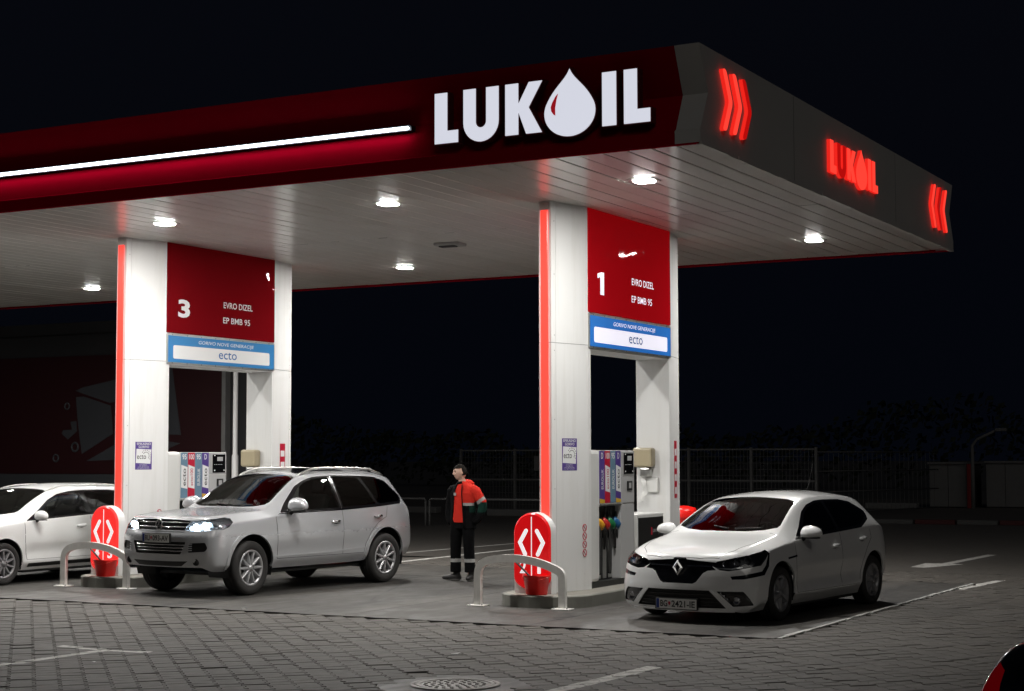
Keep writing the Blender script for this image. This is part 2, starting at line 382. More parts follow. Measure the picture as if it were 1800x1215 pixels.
def paver_material(name, far):
    m, t, b = mat(name)
    g = t.nodes.new('ShaderNodeNewGeometry'); P = g.outputs['Position']; sx = t.nodes.new('ShaderNodeSeparateXYZ'); t.links.new(P, sx.inputs[0])
    big = noise(t, P, .55, 5, .6); mid = noise(t, P, 9, 6, .7); fine = noise(t, P, 160, 3, .6)
    if far:
        mp = t.nodes.new('ShaderNodeMapping'); mp.inputs['Rotation'].default_value = (0, 0, R(45)); t.links.new(P, mp.inputs[0])
        br = t.nodes.new('ShaderNodeTexBrick'); t.links.new(mp.outputs[0], br.inputs[0])
        br.inputs['Scale'].default_value = 1; br.inputs['Brick Width'].default_value = .2115; br.inputs['Row Height'].default_value = .165; br.inputs['Mortar Size'].default_value = .006
        br.inputs['Color1'].default_value = (.85, .85, .85, 1); br.inputs['Color2'].default_value = (1.1, 1.1, 1.1, 1); br.inputs['Mortar'].default_value = (.35, .35, .35, 1)
        rnd = br.outputs['Color']
        base = mixc(t, 1., (.070, .062, .052), rnd, 'MULTIPLY')
    else:
        oi = t.nodes.new('ShaderNodeObjectInfo')
        rr = nmath(t, 'FRACT', nmath(t, 'ADD', g.outputs['Random Per Island'], oi.outputs['Random']))
        base = mixc(t, rr, (.054, .048, .041), (.084, .074, .061))
    odd = noise(t, P, 2.3, 3, .6)
    base = mixc(t, mrange(t, odd, .58, .75, 0, .6), base, (.032, .031, .03))
    base = mixc(t, mrange(t, mid, .3, .7, 0, .45), base, (.058, .055, .052))
    base = mixc(t, mrange(t, big, .35, .7, .0, .55), base, (.07, .066, .06))
    base = mixc(t, mrange(t, fine, .35, .75, 0, .35), base, (.14, .125, .106))
    segs = [((-11.72, 8.5), (-11.64, 12.75), .06), ((-11.64, 12.76), (-12.3, 12.80), .055), ((-11.6, 12.76), (-11.12, 12.82), .05),
            ((-6.47, 9.0), (-6.27, 14.1), .075),
            ((-16.6, 25.7), (-16.85, 33.5), .07), ((-18.15, 28.0), (-17.8, 33.5), .06),
            ((-6.00, 24.3), (-5.85, 26.25), .075), ((-7.62, 29.6), (-7.50, 33.0), .09), ((-7.80, 28.7), (-7.42, 29.9), .13), ((-7.80, 28.7), (-7.85, 29.9), .13), ((-7.8, 28.9), (-7.62, 29.9), .16),
            ((-9.7, 30.6), (-9.6, 32.2), .06), ((-5.2, 35), (-5.2, 40), .06)]
    mask = seg_mask(t, sx, segs)
    wear = nmath(t, 'MULTIPLY', mask, mrange(t, mid, .32, .5, .15, .95))
    col = mixc(t, wear, base, (.56, .55, .52))
    t.links.new(col, b.inputs['Base Color'])
    t.links.new(mrange(t, mid, .2, .8, .62, .88), b.inputs['Roughness'])
    h = nmath(t, 'ADD', nmath(t, 'MULTIPLY', fine, .5), mid)
    bumpn(t, b, h, .22, .005)
    return m
M['paver'] = paver_material('concrete_paver', False); M['paver_far'] = paver_material('distant_paving', True)
def concrete_material():
    m, t, b = mat('forecourt_concrete')
    g = t.nodes.new('ShaderNodeNewGeometry'); P = g.outputs['Position']
    mp = t.nodes.new('ShaderNodeMapping'); mp.inputs['Scale'].default_value = (1.0, .45, 1); t.links.new(P, mp.inputs[0])
    st = noise(t, mp.outputs[0], .9, 8, .62, .6); blot = noise(t, mp.outputs[0], 3.2, 6, .6, .4); fine = noise(t, P, 120, 4, .6); mid = noise(t, P, 18, 5, .7)
    c = mixc(t, mrange(t, st, .35, .68, 0, 1), (.070, .065, .057), (.037, .035, .032))
    c = mixc(t, mrange(t, blot, .56, .72, 0, .65), c, (.021, .020, .019))
    c = mixc(t, mrange(t, fine, .4, .75, 0, .28), c, (.095, .088, .078))
    c = mixc(t, mrange(t, mid, .35, .75, 0, .22), c, (.030, .029, .027))
    # tyre tracks along the lanes, hairline cracks, oil drips
    sx = t.nodes.new('ShaderNodeSeparateXYZ'); t.links.new(P, sx.inputs[0]); tr = None
    for x0 in (-6.75, -8.45, -12.2, -14.35, -16.1, -18.95, -20.6):
        k = mrange(t, nmath(t, 'ABSOLUTE', nmath(t, 'SUBTRACT', nmath(t, 'ADD', sx.outputs[0], nmath(t, 'MULTIPLY', st, .35)), x0+.17)), .06, .32, 1, 0)
        tr = k if tr is None else nmath(t, 'MAXIMUM', tr, k)
    c = mixc(t, nmath(t, 'MULTIPLY', tr, mrange(t, st, .3, .65, .15, .75)), c, (.026, .025, .024))
    vo = t.nodes.new('ShaderNodeTexVoronoi'); vo.feature = 'DISTANCE_TO_EDGE'; vo.inputs['Scale'].default_value = .42; wv = t.nodes.new('ShaderNodeMixRGB'); wv.inputs[0].default_value = .12
    nn = t.nodes.new('ShaderNodeTexNoise'); nn.inputs['Scale'].default_value = 2.5; nn.inputs['Detail'].default_value = 5; t.links.new(P, nn.inputs[0]); t.links.new(P, wv.inputs[1]); t.links.new(nn.outputs[1], wv.inputs[2]); t.links.new(wv.outputs[0], vo.inputs[0])
    c = mixc(t, nmath(t, 'MULTIPLY', mrange(t, vo.outputs[0], .003, .008, .9, 0), mrange(t, st, .45, .6, 0, 1)), c, (.012, .012, .012))
    dr = t.nodes.new('ShaderNodeTexVoronoi'); dr.inputs['Scale'].default_value = 2.6; t.links.new(P, dr.inputs[0])
    c = mixc(t, nmath(t, 'MULTIPLY', mrange(t, dr.outputs[0], .10, .17, .8, 0), mrange(t, blot, .5, .58, 0, 1)), c, (.02, .02, .02))
    t.links.new(c, b.inputs['Base Color'])
    t.links.new(mrange(t, blot, .4, .75, .68, .40), b.inputs['Roughness'])
    bumpn(t, b, nmath(t, 'ADD', mid, nmath(t, 'MULTIPLY', fine, .4)), .25, .004)
    return m
M['concrete'] = concrete_material()
M['bed'] = pr('joint_sand', (.040, .036, .031), .95, noise=.3, nscale=40)
M['asphalt'] = pr('asphalt_dark', (.05, .05, .05), .85, noise=.3, nscale=4, bump=.3, bscale=90)

gr = MB(); gr.add([(-400, -200, -.062), (400, -200, -.062), (400, 700, -.062), (-400, 700, -.062)], [(0, 1, 2, 3)])
ground = tag(gr.build('ground', 'asphalt'), kind='structure')
# paving sheet as far as single stones cannot be told apart, with a hole where the stones and the slab lie
SX0, SX1, SY0, SY1 = -27.5, -6.10, 16.80, 25.35       # concrete forecourt slab
PX0, PX1, PY0, PY1 = -19.0, -.5, 8.5, 27.6           # laid stones
def sheet(mb, x0, x1, y0, y1, z): mb.add([(x0, y0, z), (x1, y0, z), (x1, y1, z), (x0, y1, z)], [(0, 1, 2, 3)])
far = MB()
for r in ((-60, PX0, -12, SY0), (-60, SX0, SY0, 74), (SX0, PX0, SY1, 74), (PX0, PX1, PY1, 74), (PX1, 25, -12, 74), (PX0, PX1, -12, PY0)): sheet(far, *r, -.0005)
yard = tag(far.build('paved_yard', 'paver_far'), kind='structure')
bed = MB(); sheet(bed, PX0, PX1, PY0, PY1, -.022)
pav = tag(bed.build('pavement', 'bed'), kind='structure')
# interlocking I-shaped stones laid at 45 degrees
PA, PB = .2115, .165
ea = Vector((1, 1, 0))/math.sqrt(2); eb = Vector((-1, 1, 0))/math.sqrt(2)
def paver_shape():
    g = .0018; h = PB/2-g; A_ = .0145
    def side(sgn, seq): return [(sgn*(PA/2-g)+sgn*a, y) for a, y in seq]
    q = [(A_, -h), (A_, -h*.55), (-A_, -h*.22), (-A_, h*.22), (A_, h*.55), (A_, h)]
    out = side(1, q)+[(p[0], p[1]) for p in side(-1, q[::-1])]
    return out
psh = paver_shape(); npv = len(psh)
pin = inset(psh, .0035)
def paver_geo():
    vs = [(a, b, -.03) for a, b in psh]+[(a, b, -.005) for a, b in psh]+[(a, b, 0) for a, b in pin]
    fs = [tuple(range(2*npv, 3*npv))]
    for k in (0, npv): fs += [(k+i, k+(i+1) % npv, k+npv+(i+1) % npv, k+npv+i) for i in range(npv)]
    return np.array(vs), fs
PVV, PVF = paver_geo()
pm = bpy.data.meshes.new('paver'); pm.from_pydata([tuple(v) for v in PVV], [], PVF); pm.materials.append(M['paver'])
cells = []
rng = random.Random(3)
sy_, cy_ = math.sin(.5024), math.cos(.5024)
MHX, MHY = -7.27, 12.22   # manhole
for i in range(-90, 140):
    for j in range(-10, 190):
        c = ea*((i+.5)*PA+.089)+eb*((j+(.5 if i % 2 else 0))*PB)
        x, y = c.x, c.y
        if not (PX0 < x < PX1 and PY0 < y < PY1): continue
        if SX0 < x < SX1+.09 and y > SY0-.10 and y < SY1+.09: continue
        if math.hypot(x-MHX, (y-MHY)) < .60: continue
        rgt = x*cy_+y*sy_; d = -x*sy_+y*cy_
        if d < 8.3 or abs(rgt) > d*.3075+1.6: continue
        vis = abs(rgt) < d*.300 and d > 13.65
        cells.append((0 if vis else 1, d, x, y))
cells.sort()
stuff_v = []; stuff_f = []
for n, (vis, d, x, y) in enumerate(cells):
    dz = rng.gauss(0, .0022)-(.006 if rng.random() < .012 else 0); tx, ty = rng.gauss(0, .0055), rng.gauss(0, .0055); rz = rng.gauss(0, .008)
    if vis == 0 and n < 300:
        o = bpy.data.objects.new('paver', pm); o.location = (x, y, dz); o.rotation_euler = (tx, ty, math.pi/4+rz); link(o, pav)
    else:
        a = math.pi/4+rz; ca, sa = math.cos(a), math.sin(a); b0 = len(stuff_v)
        for p in PVV: stuff_v.append((x+p[0]*ca-p[1]*sa, y+p[0]*sa+p[1]*ca, dz+p[2]+p[0]*-ty+p[1]*tx))
        stuff_f += [tuple(q+b0 for q in f) for f in PVF]
sm_ = bpy.data.meshes.new('paver_field'); sm_.from_pydata(stuff_v, [], stuff_f); sm_.materials.append(M['paver'])
so = tag(link(bpy.data.objects.new('paver_field', sm_), pav), kind='stuff')
# concrete slab with its broken edge towards the stones
sl = MB(); pts = []
rg = random.Random(11)
def edge(ax, ay, bx, by, amp, n): return [(ax+(bx-ax)*i/n+(rg.uniform(-amp, amp) if ay != by else 0), ay+(by-ay)*i/n+(rg.uniform(-amp, amp) if ay == by else 0)) for i in range(n)]
outl = edge(SX0, SY0, SX1, SY0, .022, 90)+edge(SX1, SY0, SX1, SY1, .008, 30)+edge(SX1, SY1, SX0, SY1, .01, 30)+[(SX0, SY1)]
sl.prism(outl, (0, 0, 0), (1, 0, 0), (0, 1, 0), (0, 0, 1), -.05, .004)
slab = tag(sl.build('forecourt_slab', 'concrete'), kind='structure')
jn = MB()
for x in (-9.05, -11.6, -14.2, -20.6): jn.box(x-.005, x+.005, SY0+.05, SY1-.02, .0042, .0056)
jn.box(SX0+.1, SX1-.03, 23.02, 23.03, .0042, .0056)
tag(jn.build('slab_joint', 'joint', slab))
eg = MB()
for k in range(34):
    a = SY0+.05+k*.25
    eg.box(SX1+.012+rg.uniform(-.01, .01), SX1+.062+rg.uniform(-.018, .012), a, a+.25-rg.uniform(0, .03), -.02, .0075+rg.uniform(0, .004))
tag(eg.build('painted_edge', 'white_paint', slab))
# manhole with concrete collar
mh = empty('manhole_cover', (MHX, MHY, 0), .3, 'round ribbed iron manhole cover set among the pavers', 'manhole')
c = MB(); c.lathe([(.0, -.004), (.66, -.004)], (0, 0, 0), 'Z', 40); c.build('collar', 'concrete', mh)
c = MB(); c.lathe([(.30, .0), (.30, .006), (.335, .008), (.335, -.01)], (0, 0, 0), 'Z', 48); c.lathe([(.345, -.01), (.345, .008), (.385, .006), (.385, -.01)], (0, 0, 0), 'Z', 48)
M['iron'] = pr('cast_iron', (.16, .155, .145), .45, metal=.6, noise=.3, nscale=30)
c.build('frame_ring', 'iron', mh)
c = MB(); c.lathe([(0, .001), (.30, .001)], (0, 0, 0), 'Z', 40)
for rr_ in (.07, .13, .19, .25):
    nn = int(rr_*90)
    for k in range(nn):
        a = 2*math.pi*k/nn; x, y = rr_*math.cos(a), rr_*math.sin(a); c.box(x-.014, x+.014, y-.014, y+.014, 0, .007)
c.build('cover', 'iron', mh)
# ------------------------------------------------------------------ canopy
X1, X3, XN, YN, YS, PL = -9.787, -17.04, .176, 19.195, 19.925, 2.74
W_ = .53; YB = YS+PL; YE = YB+.73; ZS, ZR, ZB, ZI = 5.254, 3.838, 3.381, .16
XC, YF, YBK, ZT, ZF, YFO = -6.64, 16.22, 26.92, 6.297, 5.80, .23
XL = -30.2
def soffit_material():
    m, t, b = mat('soffit_enamel')
    g = t.nodes.new('ShaderNodeNewGeometry'); P = g.outputs['Position']; oi = t.nodes.new('ShaderNodeObjectInfo')
    n1 = noise(t, P, 1.2, 6, .6); n2 = noise(t, P, 25, 4, .6)
    c = mixc(t, oi.outputs['Random'], (.70, .685, .645), (.77, .755, .715))
    c = mixc(t, mrange(t, n1, .4, .75, 0, .35), c, (.54, .50, .44))
    t.links.new(c, b.inputs['Base Color'])
    t.links.new(mrange(t, n2, .3, .7, .30, .40), b.inputs['Roughness']); b.inputs['Coat Weight'].default_value = .38; b.inputs['Coat Roughness'].default_value = .12
    return m
M['soffit'] = soffit_material()
can = empty('canopy', (-17, 21.5, 0), 0, 'large petrol station canopy with red front band and white slatted ceiling', 'canopy')
def rel(mb, o): mb.v = [tuple(Vector(p)-o.location) for p in mb.v]; return mb
prof = [(YF, ZS-.02), (YF, ZS+.12), (YF+.03, ZS+.135), (YF+YFO, ZF), (YF, ZT), (YF+.30, ZT)]
def extr(profile, xa, xb):
    mb = MB(); n = len(profile); k = max(1, int(abs(xb-xa)/2))
    for i in range(k+1):
        x = xa+(xb-xa)*i/k; mb.v += [(x, y, z) for y, z in profile]
    for i in range(k):
        for j in range(n-1): mb.f.append((i*n+j, i*n+n+j, i*n+n+j+1, i*n+j+1)); mb.sm.append(False)
    return mb
rel(extr(prof, XL, -6.925), can).build('front_fascia', 'red_fascia', can)
prof2 = [(y-.006 if y < YF+.2 else y-.004, z) for y, z in prof]
rel(extr(prof2, -6.925, XC+.002), can).build('corner_cap', 'white_fascia', can)
bprof = [(2*YF+0-y+(YBK-YF), z) for y, z in prof]
rel(extr(bprof, XL, -6.925), can).build('rear_fascia', 'red_fascia', can)
rel(extr(bprof, -6.925, XC+.002), can).build('corner_cap', 'white_fascia', can)
# side fascia: white sheet panels following the folded end profile
sp = [(YF, ZS-.02), (YF, ZS+.12), (YF+YFO, ZF), (YF, ZT), (YBK, ZT), (YBK-YFO, ZF), (YBK, ZS+.12), (YBK, ZS-.02)]
s = MB(); s.prism(sp, (XC, 0, 0), (0, 1, 0), (0, 0, 1), (1, 0, 0), -.03, .004); rel(s, can).build('side_fascia', 'white_fascia', can)
for y in (19.2, 23.6):
    s = MB(); s.box(XC+.0045, XC+.0062, y-.003, y+.003, ZS, ZT-.01); rel(s, can).build('fascia_joint', 'joint', can)
s = MB(); rg2 = random.Random(5)
for k in range(40):
    y = YF+.02+k*(YBK-YF-.04)/40; s.box(XC-.05, XC+.016+rg2.uniform(-.004, .004), y, y+.266, ZS-.045+rg2.uniform(-.004, .004), ZS-.012)
rel(s, can).build('edge_trim', 'white_fascia', can)
s = MB(); s.box(XL, XC-.03, YF+.3, YBK-.3, ZT-.10, ZT-.02); rel(s, can).build('roof_deck', 'galv', can)
s = MB(); s.box(XL, XC-.04, YF+.05, YBK-.05, ZS+.06, ZS+.10); rel(s, can).build('soffit_void', 'soffit_dark', can)
s = MB(); s.box(XL, XC-.02, YF-.004, YF+.05, ZS-.035, ZS-.021); s.box(XL, XC-.02, YBK-.05, YBK+.004, ZS-.035, ZS-.021); rel(s, can).build('edge_strip', 'red_fascia', can)
# slats
LX = [-8.2, -11.88, -15.66, -19.2, -22.94, -26.6]; LY = [18.25, 24.6]
SW = .296
ya, yb_, yc = YF+.06, 21.2, YBK-.06
def slat_mesh(L):
    mb = MB(); w2 = SW/2-.009
    pr_ = [(-w2, .030), (-w2, .006), (-w2+.006, 0), (w2-.006, 0), (w2, .006), (w2, .030)]
    for y in (0, L): mb.v += [(x, y, z) for x, z in pr_]
    for j in range(5): mb.f.append((j, j+1, 6+j+1, 6+j)); mb.sm.append(False)
    me = bpy.data.meshes.new('ceiling_slat'); me.from_pydata(mb.v, [], mb.f); me.materials.append(M['soffit']); return me
s1, s2 = slat_mesh(yb_-ya-.004), slat_mesh(yc-yb_-.004)
nsl = int((XC-.06-XL)/SW)
for i in range(nsl):
    x = XC-.06-SW*(i+.5)
    for me, y0 in ((s1, ya), (s2, yb_+.002)):
        o = bpy.data.objects.new('ceiling_slat', me); o.location = Vector((x, y0, ZS+rg2.gauss(0, .0012)))-can.location; o.rotation_euler = (0, rg2.gauss(0, .0035), 0); link(o, can)
s = MB(); s.box(XL, XC-.05, yb_-.012, yb_+.012, ZS+.012, ZS+.03); rel(s, can).build('slat_joint', 'joint', can)
# downlights
def downlight():
    e = empty('downlight', (0, 0, 0), 0, None, 'light', 'downlights in the canopy ceiling')
    a = MB(); q = rpoly(rect(-.165, .165, -.165, .165), .05); q2 = rpoly(rect(-.125, .125, -.125, .125), .05); n = len(q)
    a.add([(x, y, .0) for x, y in q]+[(x, y, -.010) for x, y in q]+[(x, y, -.010) for x, y in q2]+[(x, y, .0) for x, y in q2],
          [(i+k*n, (i+1) % n+k*n, (i+1) % n+(k+1)*n, i+(k+1)*n) for k in range(3) for i in range(n)])
    a.build('housing', 'alu', e)
    b = MB(); b.add([(x, y, -.006) for x, y in q2]+[(x*.98, y*.98, -.015) for x, y in q2]+[(x*.88, y*.88, -.024) for x, y in q2], [(k+i, k+(i+1) % n, k+n+(i+1) % n, k+n+i) for k in (0, n) for i in range(n)], True); b.build('diffuser_ring', 'lamp_ring', e)
    b = MB(); b.add([(x*.88, y*.88, -.0245) for x, y in q2], [tuple(range(n))])
    b.build('lens', 'lamp_lens', e); return e
d0 = downlight(); first = True
for xi, x in enumerate(LX):
    for yi, y in enumerate(LY):
        d = d0 if first else copy_tree(d0); first = False
        d.location = (x, y, ZS-.002)
        spot = ('near the white canopy side', 'between the two portal columns', 'over the silver SUV lane', 'over the white estate car', 'beyond the estate car', 'at the far end of the canopy')[xi]
        d['label'] = 'lit square ceiling downlight %s, %s row' % (spot, 'rear' if yi else 'front red band')
        d['group'] = 'downlights in the canopy ceiling'
# small dark ceiling hatch / sensor
h = empty('ceiling_vent', (-13.3, 22.2, ZS), .1, 'small dark vent box hanging from the canopy ceiling', 'vent')
a = MB(); a.box(-.22, .22, -.16, .16, -.05, -.002, .02); a.build('housing', 'galv', h)
a = MB(); a.box(-.14, .14, -.13, .0, -.075, -.052, .01); a.build('grille', 'joint', h)

# ------------------------------------------------------------------ white light tube on the red band
lt = empty('light_tube', (-20, YF+.12, 5.76), 0, 'long white light tube running along the red canopy band', 'light')
a = MB(); a.tube([(XL+20.1, -.045, -.006), (9.669, -.045, -.006)], .020, 10); a.build('tube', 'white_led', lt)
a = MB(); a.box(XL+20.1, 9.69, -.052, .09, .021, .030); a.box(XL+20.1, 9.69, -.012, .09, -.03, .0205); a.build('shade_channel', 'black', lt)  # top plate added to keep the tube's light off the upper fascia

# ------------------------------------------------------------------ big sign letters
def U_shape(x0, x1, z0, z1, t):
    r = (x1-x0)/2; cx = (x0+x1)/2; zc = z0+r; ri = r-t; o = [(x0, z1), (x0, zc)]
    o += [(cx+r*math.cos(math.pi+math.pi*k/16), zc+r*math.sin(math.pi+math.pi*k/16)*1.0) for k in range(1, 17)]
    o += [(x1, z1), (x1-t, z1), (x1-t, zc)]
    o += [(cx+ri*math.cos(-math.pi*k/16), zc+ri*1.0*math.sin(-math.pi*k/16)) for k in range(1, 17)]
    return o+[(x0+t, z1)]
def drop_shape(cx, z0, z1, hw):
    zc = z0+hw*.86; o = []
    for k in range(0, 33):                     # round belly
        a = math.radians(22)-math.radians(224)*k/32; o.append((cx+hw*math.cos(a), zc+hw*.86*math.sin(a)))
    def side(sg):
        p0 = Vector((cx+sg*hw*math.cos(R(22)), zc+hw*.86*math.sin(R(22)))); p3 = Vector((cx, z1))
        p1 = p0+Vector((-sg*.10, .20))*hw/.31; p2 = Vector((cx+sg*.055, z1-.13))
        return [p0*(1-t)**3+p1*3*t*(1-t)**2+p2*3*t*t*(1-t)+p3*t**3 for t in [i/12 for i in range(1, 12)]]
    L = [tuple(p) for p in side(-1)]; Rr = [tuple(p) for p in side(1)][::-1]
    return o+L+[(cx, z1)]+Rr
def L_shape(x0, x1, z0, z1, t, f): return [(x0, z0), (x1, z0), (x1, z0+f), (x0+t, z0+f), (x0+t, z1), (x0, z1)]
def K_shape(x0, z0, z1, t): return [(x0, z0), (x0+t, z0), (x0+t, z0+.26), (x0+.265, z0), (x0+.462, z0), (x0+.295, z0+.295), (x0+.466, z1), (x0+.30, z1), (x0+t, z1-.24), (x0+t, z1), (x0, z1)]
GW = [('L', L_shape(-9.868, -9.559, 5.49, 6.073, .165, .142)), ('U', U_shape(-9.487, -9.030, 5.468, 6.078, .160)), ('K', K_shape(-8.943, 5.50, 6.078, .164)),
      ('drop', drop_shape(-8.136, 5.421, 6.17, .312)), ('I', rect(-7.74, -7.573, 5.49, 6.08)), ('L', L_shape(-7.48, -7.172, 5.49, 6.08, .155, .148))]
sg = empty('canopy_sign', (-8.5, YF, 5.4), 0, 'big lit white letters and oil drop mounted on the red band', 'sign')
def sgn(mb): return rel(mb, sg)
for nm, poly in GW:
    nmx = 'oil_drop' if nm == 'drop' else 'letter'
    f = MB(); f.prism(poly, (0, YF-.03, 0), (1, 0, 0), (0, 0, 1), (0, -1, 0), .052, .060); lo = sgn(f).build(nmx, 'letter', sg)
    f = MB(); f.prism(inset(poly, -.012), (0, YF-.03, 0), (1, 0, 0), (0, 0, 1), (0, -1, 0), -.07, .051); sgn(f).build('letter_return', 'letter_side', lo)
f = MB(); f.prism([(-8.275, 5.908), (-8.31, 5.875), (-8.35, 5.81), (-8.368, 5.76), (-8.36, 5.715), (-8.335, 5.68), (-8.31, 5.663), (-8.312, 5.75), (-8.295, 5.84)], (0, YF-.03, 0), (1, 0, 0), (0, 0, 1), (0, -1, 0), .0605, .063); sgn(f).build('red_slit', 'drop_slit', sg)  # red slit of the drop logo, its own colour
# red neon signs on the white side
def chev(y0, d, z0=5.45, z1=6.13, t=.10, k=.19):
    zm = (z0+z1)/2
    if d > 0: p = [(y0, z1), (y0+t, z1), (y0+t+k, zm), (y0+t, z0), (y0, z0), (y0+k, zm)]
    else: p = [(y0+k, z1), (y0+k+t, z1), (y0+t, zm), (y0+k+t, z0), (y0+k, z0), (y0, zm)]
    return rpoly(p, .05, 3)
def neon(name, polys, dims, label, loc, partname):
    e = empty(name, loc, 0, label, 'sign')
    for p_, dm in zip(polys, dims):
        a = MB(); a.prism(p_, (XC+.004, 0, 0), (0, 1, 0), (0, 0, 1), (1, 0, 0), .044, .050); ob = rel(a, e).build(partname, 'red_sign_dim' if dm else 'red_sign', e)
        a = MB(); a.prism(p_, (XC+.004, 0, 0), (0, 1, 0), (0, 0, 1), (1, 0, 0), .0, .0438); rel(a, e).build('return', 'red_return', ob)
neon('chevron_sign', [chev(16.76, 1), chev(17.05, 1), chev(17.35, 1)], [0, 0, 1], 'three glowing red chevrons at the canopy corner beside the white letters', (XC, 17.1, 5.4), 'chevron')
neon('chevron_sign', [chev(25.42, -1), chev(25.76, -1), chev(26.1, -1)], [0, 1, 0], 'three glowing red chevrons at the far end of the white canopy side', (XC, 25.9, 5.4), 'chevron')
k = 2.09/2.70
def mp_(poly): return [(20.47+(x+9.868)*k, 5.55+(z-5.49)*.72) for x, z in poly]
neon('side_letters', [mp_(p_) for _, p_ in GW], [0, 1, 0, 0, 0, 0], 'small glowing red letters and drop on the white canopy side', (XC, 21.5, 5.4), 'letter')
# ------------------------------------------------------------------ portal columns
def column(X, no, lit):
    """boat-shaped portal of two clad legs and a header; X is the plane of its right face"""
    e = empty('portal_column', (X-W_/2, (YS+YB)/2, 0), 0, 'white portal column with brightly lit red panel, between the worker and the white hatchback' if lit else 'white portal column with darker red panel rising behind the silver SUV', 'column')
    xl, xr = X-W_, X
    def leg(front):
        y0, y1, y2 = (YN, YS, YS+.07) if front else (YE, YB, YB-.05)
        yk = y2-.012 if front else y2+.012
        core = [(xr-XN-.01, y0+(.02 if front else -.02)), (xr-.012, y1), (xr-.012, yk), (xl+.012, yk), (xl+.012, y1), (xl+XN+.01, y0+(.02 if front else -.02))]
        a = MB(); a.prism(core, (0, 0, 0), (1, 0, 0), (0, 1, 0), (0, 0, 1), ZI+.002, ZS+.02); rel(a, e).build('column_core', 'joint', e)
        sg_ = 1 if front else -1
        yt = y0+sg_*.085   # seam behind the nose panel
        fx = lambda y, side: (xr-XN*(1-(y-y0)/(y1-y0))) if side > 0 else (xl+XN*(1-(y-y0)/(y1-y0)))
        for za, zb in ((ZI+.004, 3.398), (3.404, ZS+.015)):
            p_ = [(fx(y0, 1), y0), (fx(yt, 1), yt), (fx(yt, -1), yt), (fx(y0, -1), y0)]
            a = MB(); a.prism(p_, (0, 0, 0), (1, 0, 0), (0, 1, 0), (0, 0, 1), za, zb); rel(a, e).build('nose_panel', 'white_clad', e)
            ys_ = yt+sg_*.006
            p_ = [(fx(ys_, 1), ys_), (xr, y1), (xr, y2), (xl, y2), (xl, y1), (fx(ys_, -1), ys_)]
            a = MB(); a.prism(p_, (0, 0, 0), (1, 0, 0), (0, 1, 0), (0, 0, 1), za, zb); rel(a, e).build('cladding_panel', 'white_clad', e)
        # rivets along the seam
        a = MB()
        for z in (.6, 1.5, 2.4, 3.3, 3.5, 4.3, 5.0):
            for sd in (1, -1):
                yy = yt-sg_*.025; a.ellipsoid((fx(yy, sd), yy, z), (.007, .007, .007), 6, 4)
        rel(a, e).build('rivet', 'galv', e)
        # glowing strip on the nose
        cx = (xl+xr)/2; yn = y0-sg_*.002
        ya_, yb2 = sorted((yn, yn-sg_*.028))
        a = MB(); a.box(cx-.054, cx+.054, ya_, yb2, ZI+.25, 5.14, .008); rel(a, e).build('light_strip', 'red_led', e)
        a = MB(); a.box(cx-.068, cx+.068, min(yn, yn-sg_*.02), max(yn, yn-sg_*.02), 5.145, ZS-.01); rel(a, e).build('strip_cap', 'alu', e)
    leg(True); leg(False)
    a = MB(); a.box(xl+.004, xr-.004, YS+.071, YB-.0505, ZB-.03, ZS+.018); rel(a, e).build('header', 'white_clad', e)
    # sign panels, on both faces
    for sd in (1, -1):
        xf = xr if sd > 0 else xl
        a = MB(); q = [(YS-.004, ZR+.012), (YB-.01, ZR+.012), (YB-.01, ZS-.004), (YS-.004, ZS-.004)]
        a.prism(q if sd > 0 else q, (xf, 0, 0), (0, 1, 0), (0, 0, 1), (sd, 0, 0), -.003, .018, ch=.004)
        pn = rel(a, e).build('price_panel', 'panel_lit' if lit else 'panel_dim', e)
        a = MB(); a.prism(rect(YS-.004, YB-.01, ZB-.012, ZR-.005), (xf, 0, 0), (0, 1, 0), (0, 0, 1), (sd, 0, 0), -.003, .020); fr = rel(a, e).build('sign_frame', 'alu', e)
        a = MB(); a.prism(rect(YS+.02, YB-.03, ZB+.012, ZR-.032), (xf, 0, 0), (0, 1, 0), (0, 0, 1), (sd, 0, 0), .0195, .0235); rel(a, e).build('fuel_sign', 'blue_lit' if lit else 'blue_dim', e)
        a = MB(); a.prism(rpoly(rect(YS+.135, YB-.155, ZB+.068, ZB+.278), .035), (xf, 0, 0), (0, 1, 0), (0, 0, 1), (sd, 0, 0), .0236, .0245); rel(a, e).build('sign_field', 'print_lit' if lit else 'print_white', e)
        a = MB()
        for k in range(8):
            y = YS+.12+k*.35
            for z in (ZB, ZR-.018): a.ellipsoid((xf+sd*.020, y, z), (.006, .008, .008), 6, 4)
        rel(a, e).build('screw', 'joint', e)
        if sd < 0: continue
        Y_, U_ = (0, 1, 0), (0, 0, 1); pt = 'print_lit' if lit else 'print_white'
        L = lambda nm, s_, y, z, w, h, m_, lift, **kw: plate_text(e, nm, s_, Vector((xf, y, z))-e.location, Y_, U_, w, h, m_, lift, **kw)
        if no == '1':
            a = MB(); a.prism([(20.27, 4.105), (20.385, 4.105), (20.385, 4.412), (20.30, 4.412), (20.185, 4.385), (20.185, 4.325), (20.27, 4.345)], (xf, 0, 0), Y_, U_, (1, 0, 0), .0182, .020); rel(a, e).build('number', pt, e)
        else: L('number', '3', 20.17, 4.10, .285, .285, pt, .020, bold=.035)
        L('lettering', 'EVRO DIZEL', 21.29, 4.328, .755, .097, pt, .020, bold=.006)
        L('lettering', 'EP BMB 95', 21.28, 4.082, .70, .097, pt, .020, bold=.006)
        L('lettering', 'GORIVO NOVE GENERACIJE', 20.66, 3.69, 1.41, .070, 'print_lit' if lit else 'print_white', .0245, bold=.004, slant=.2)
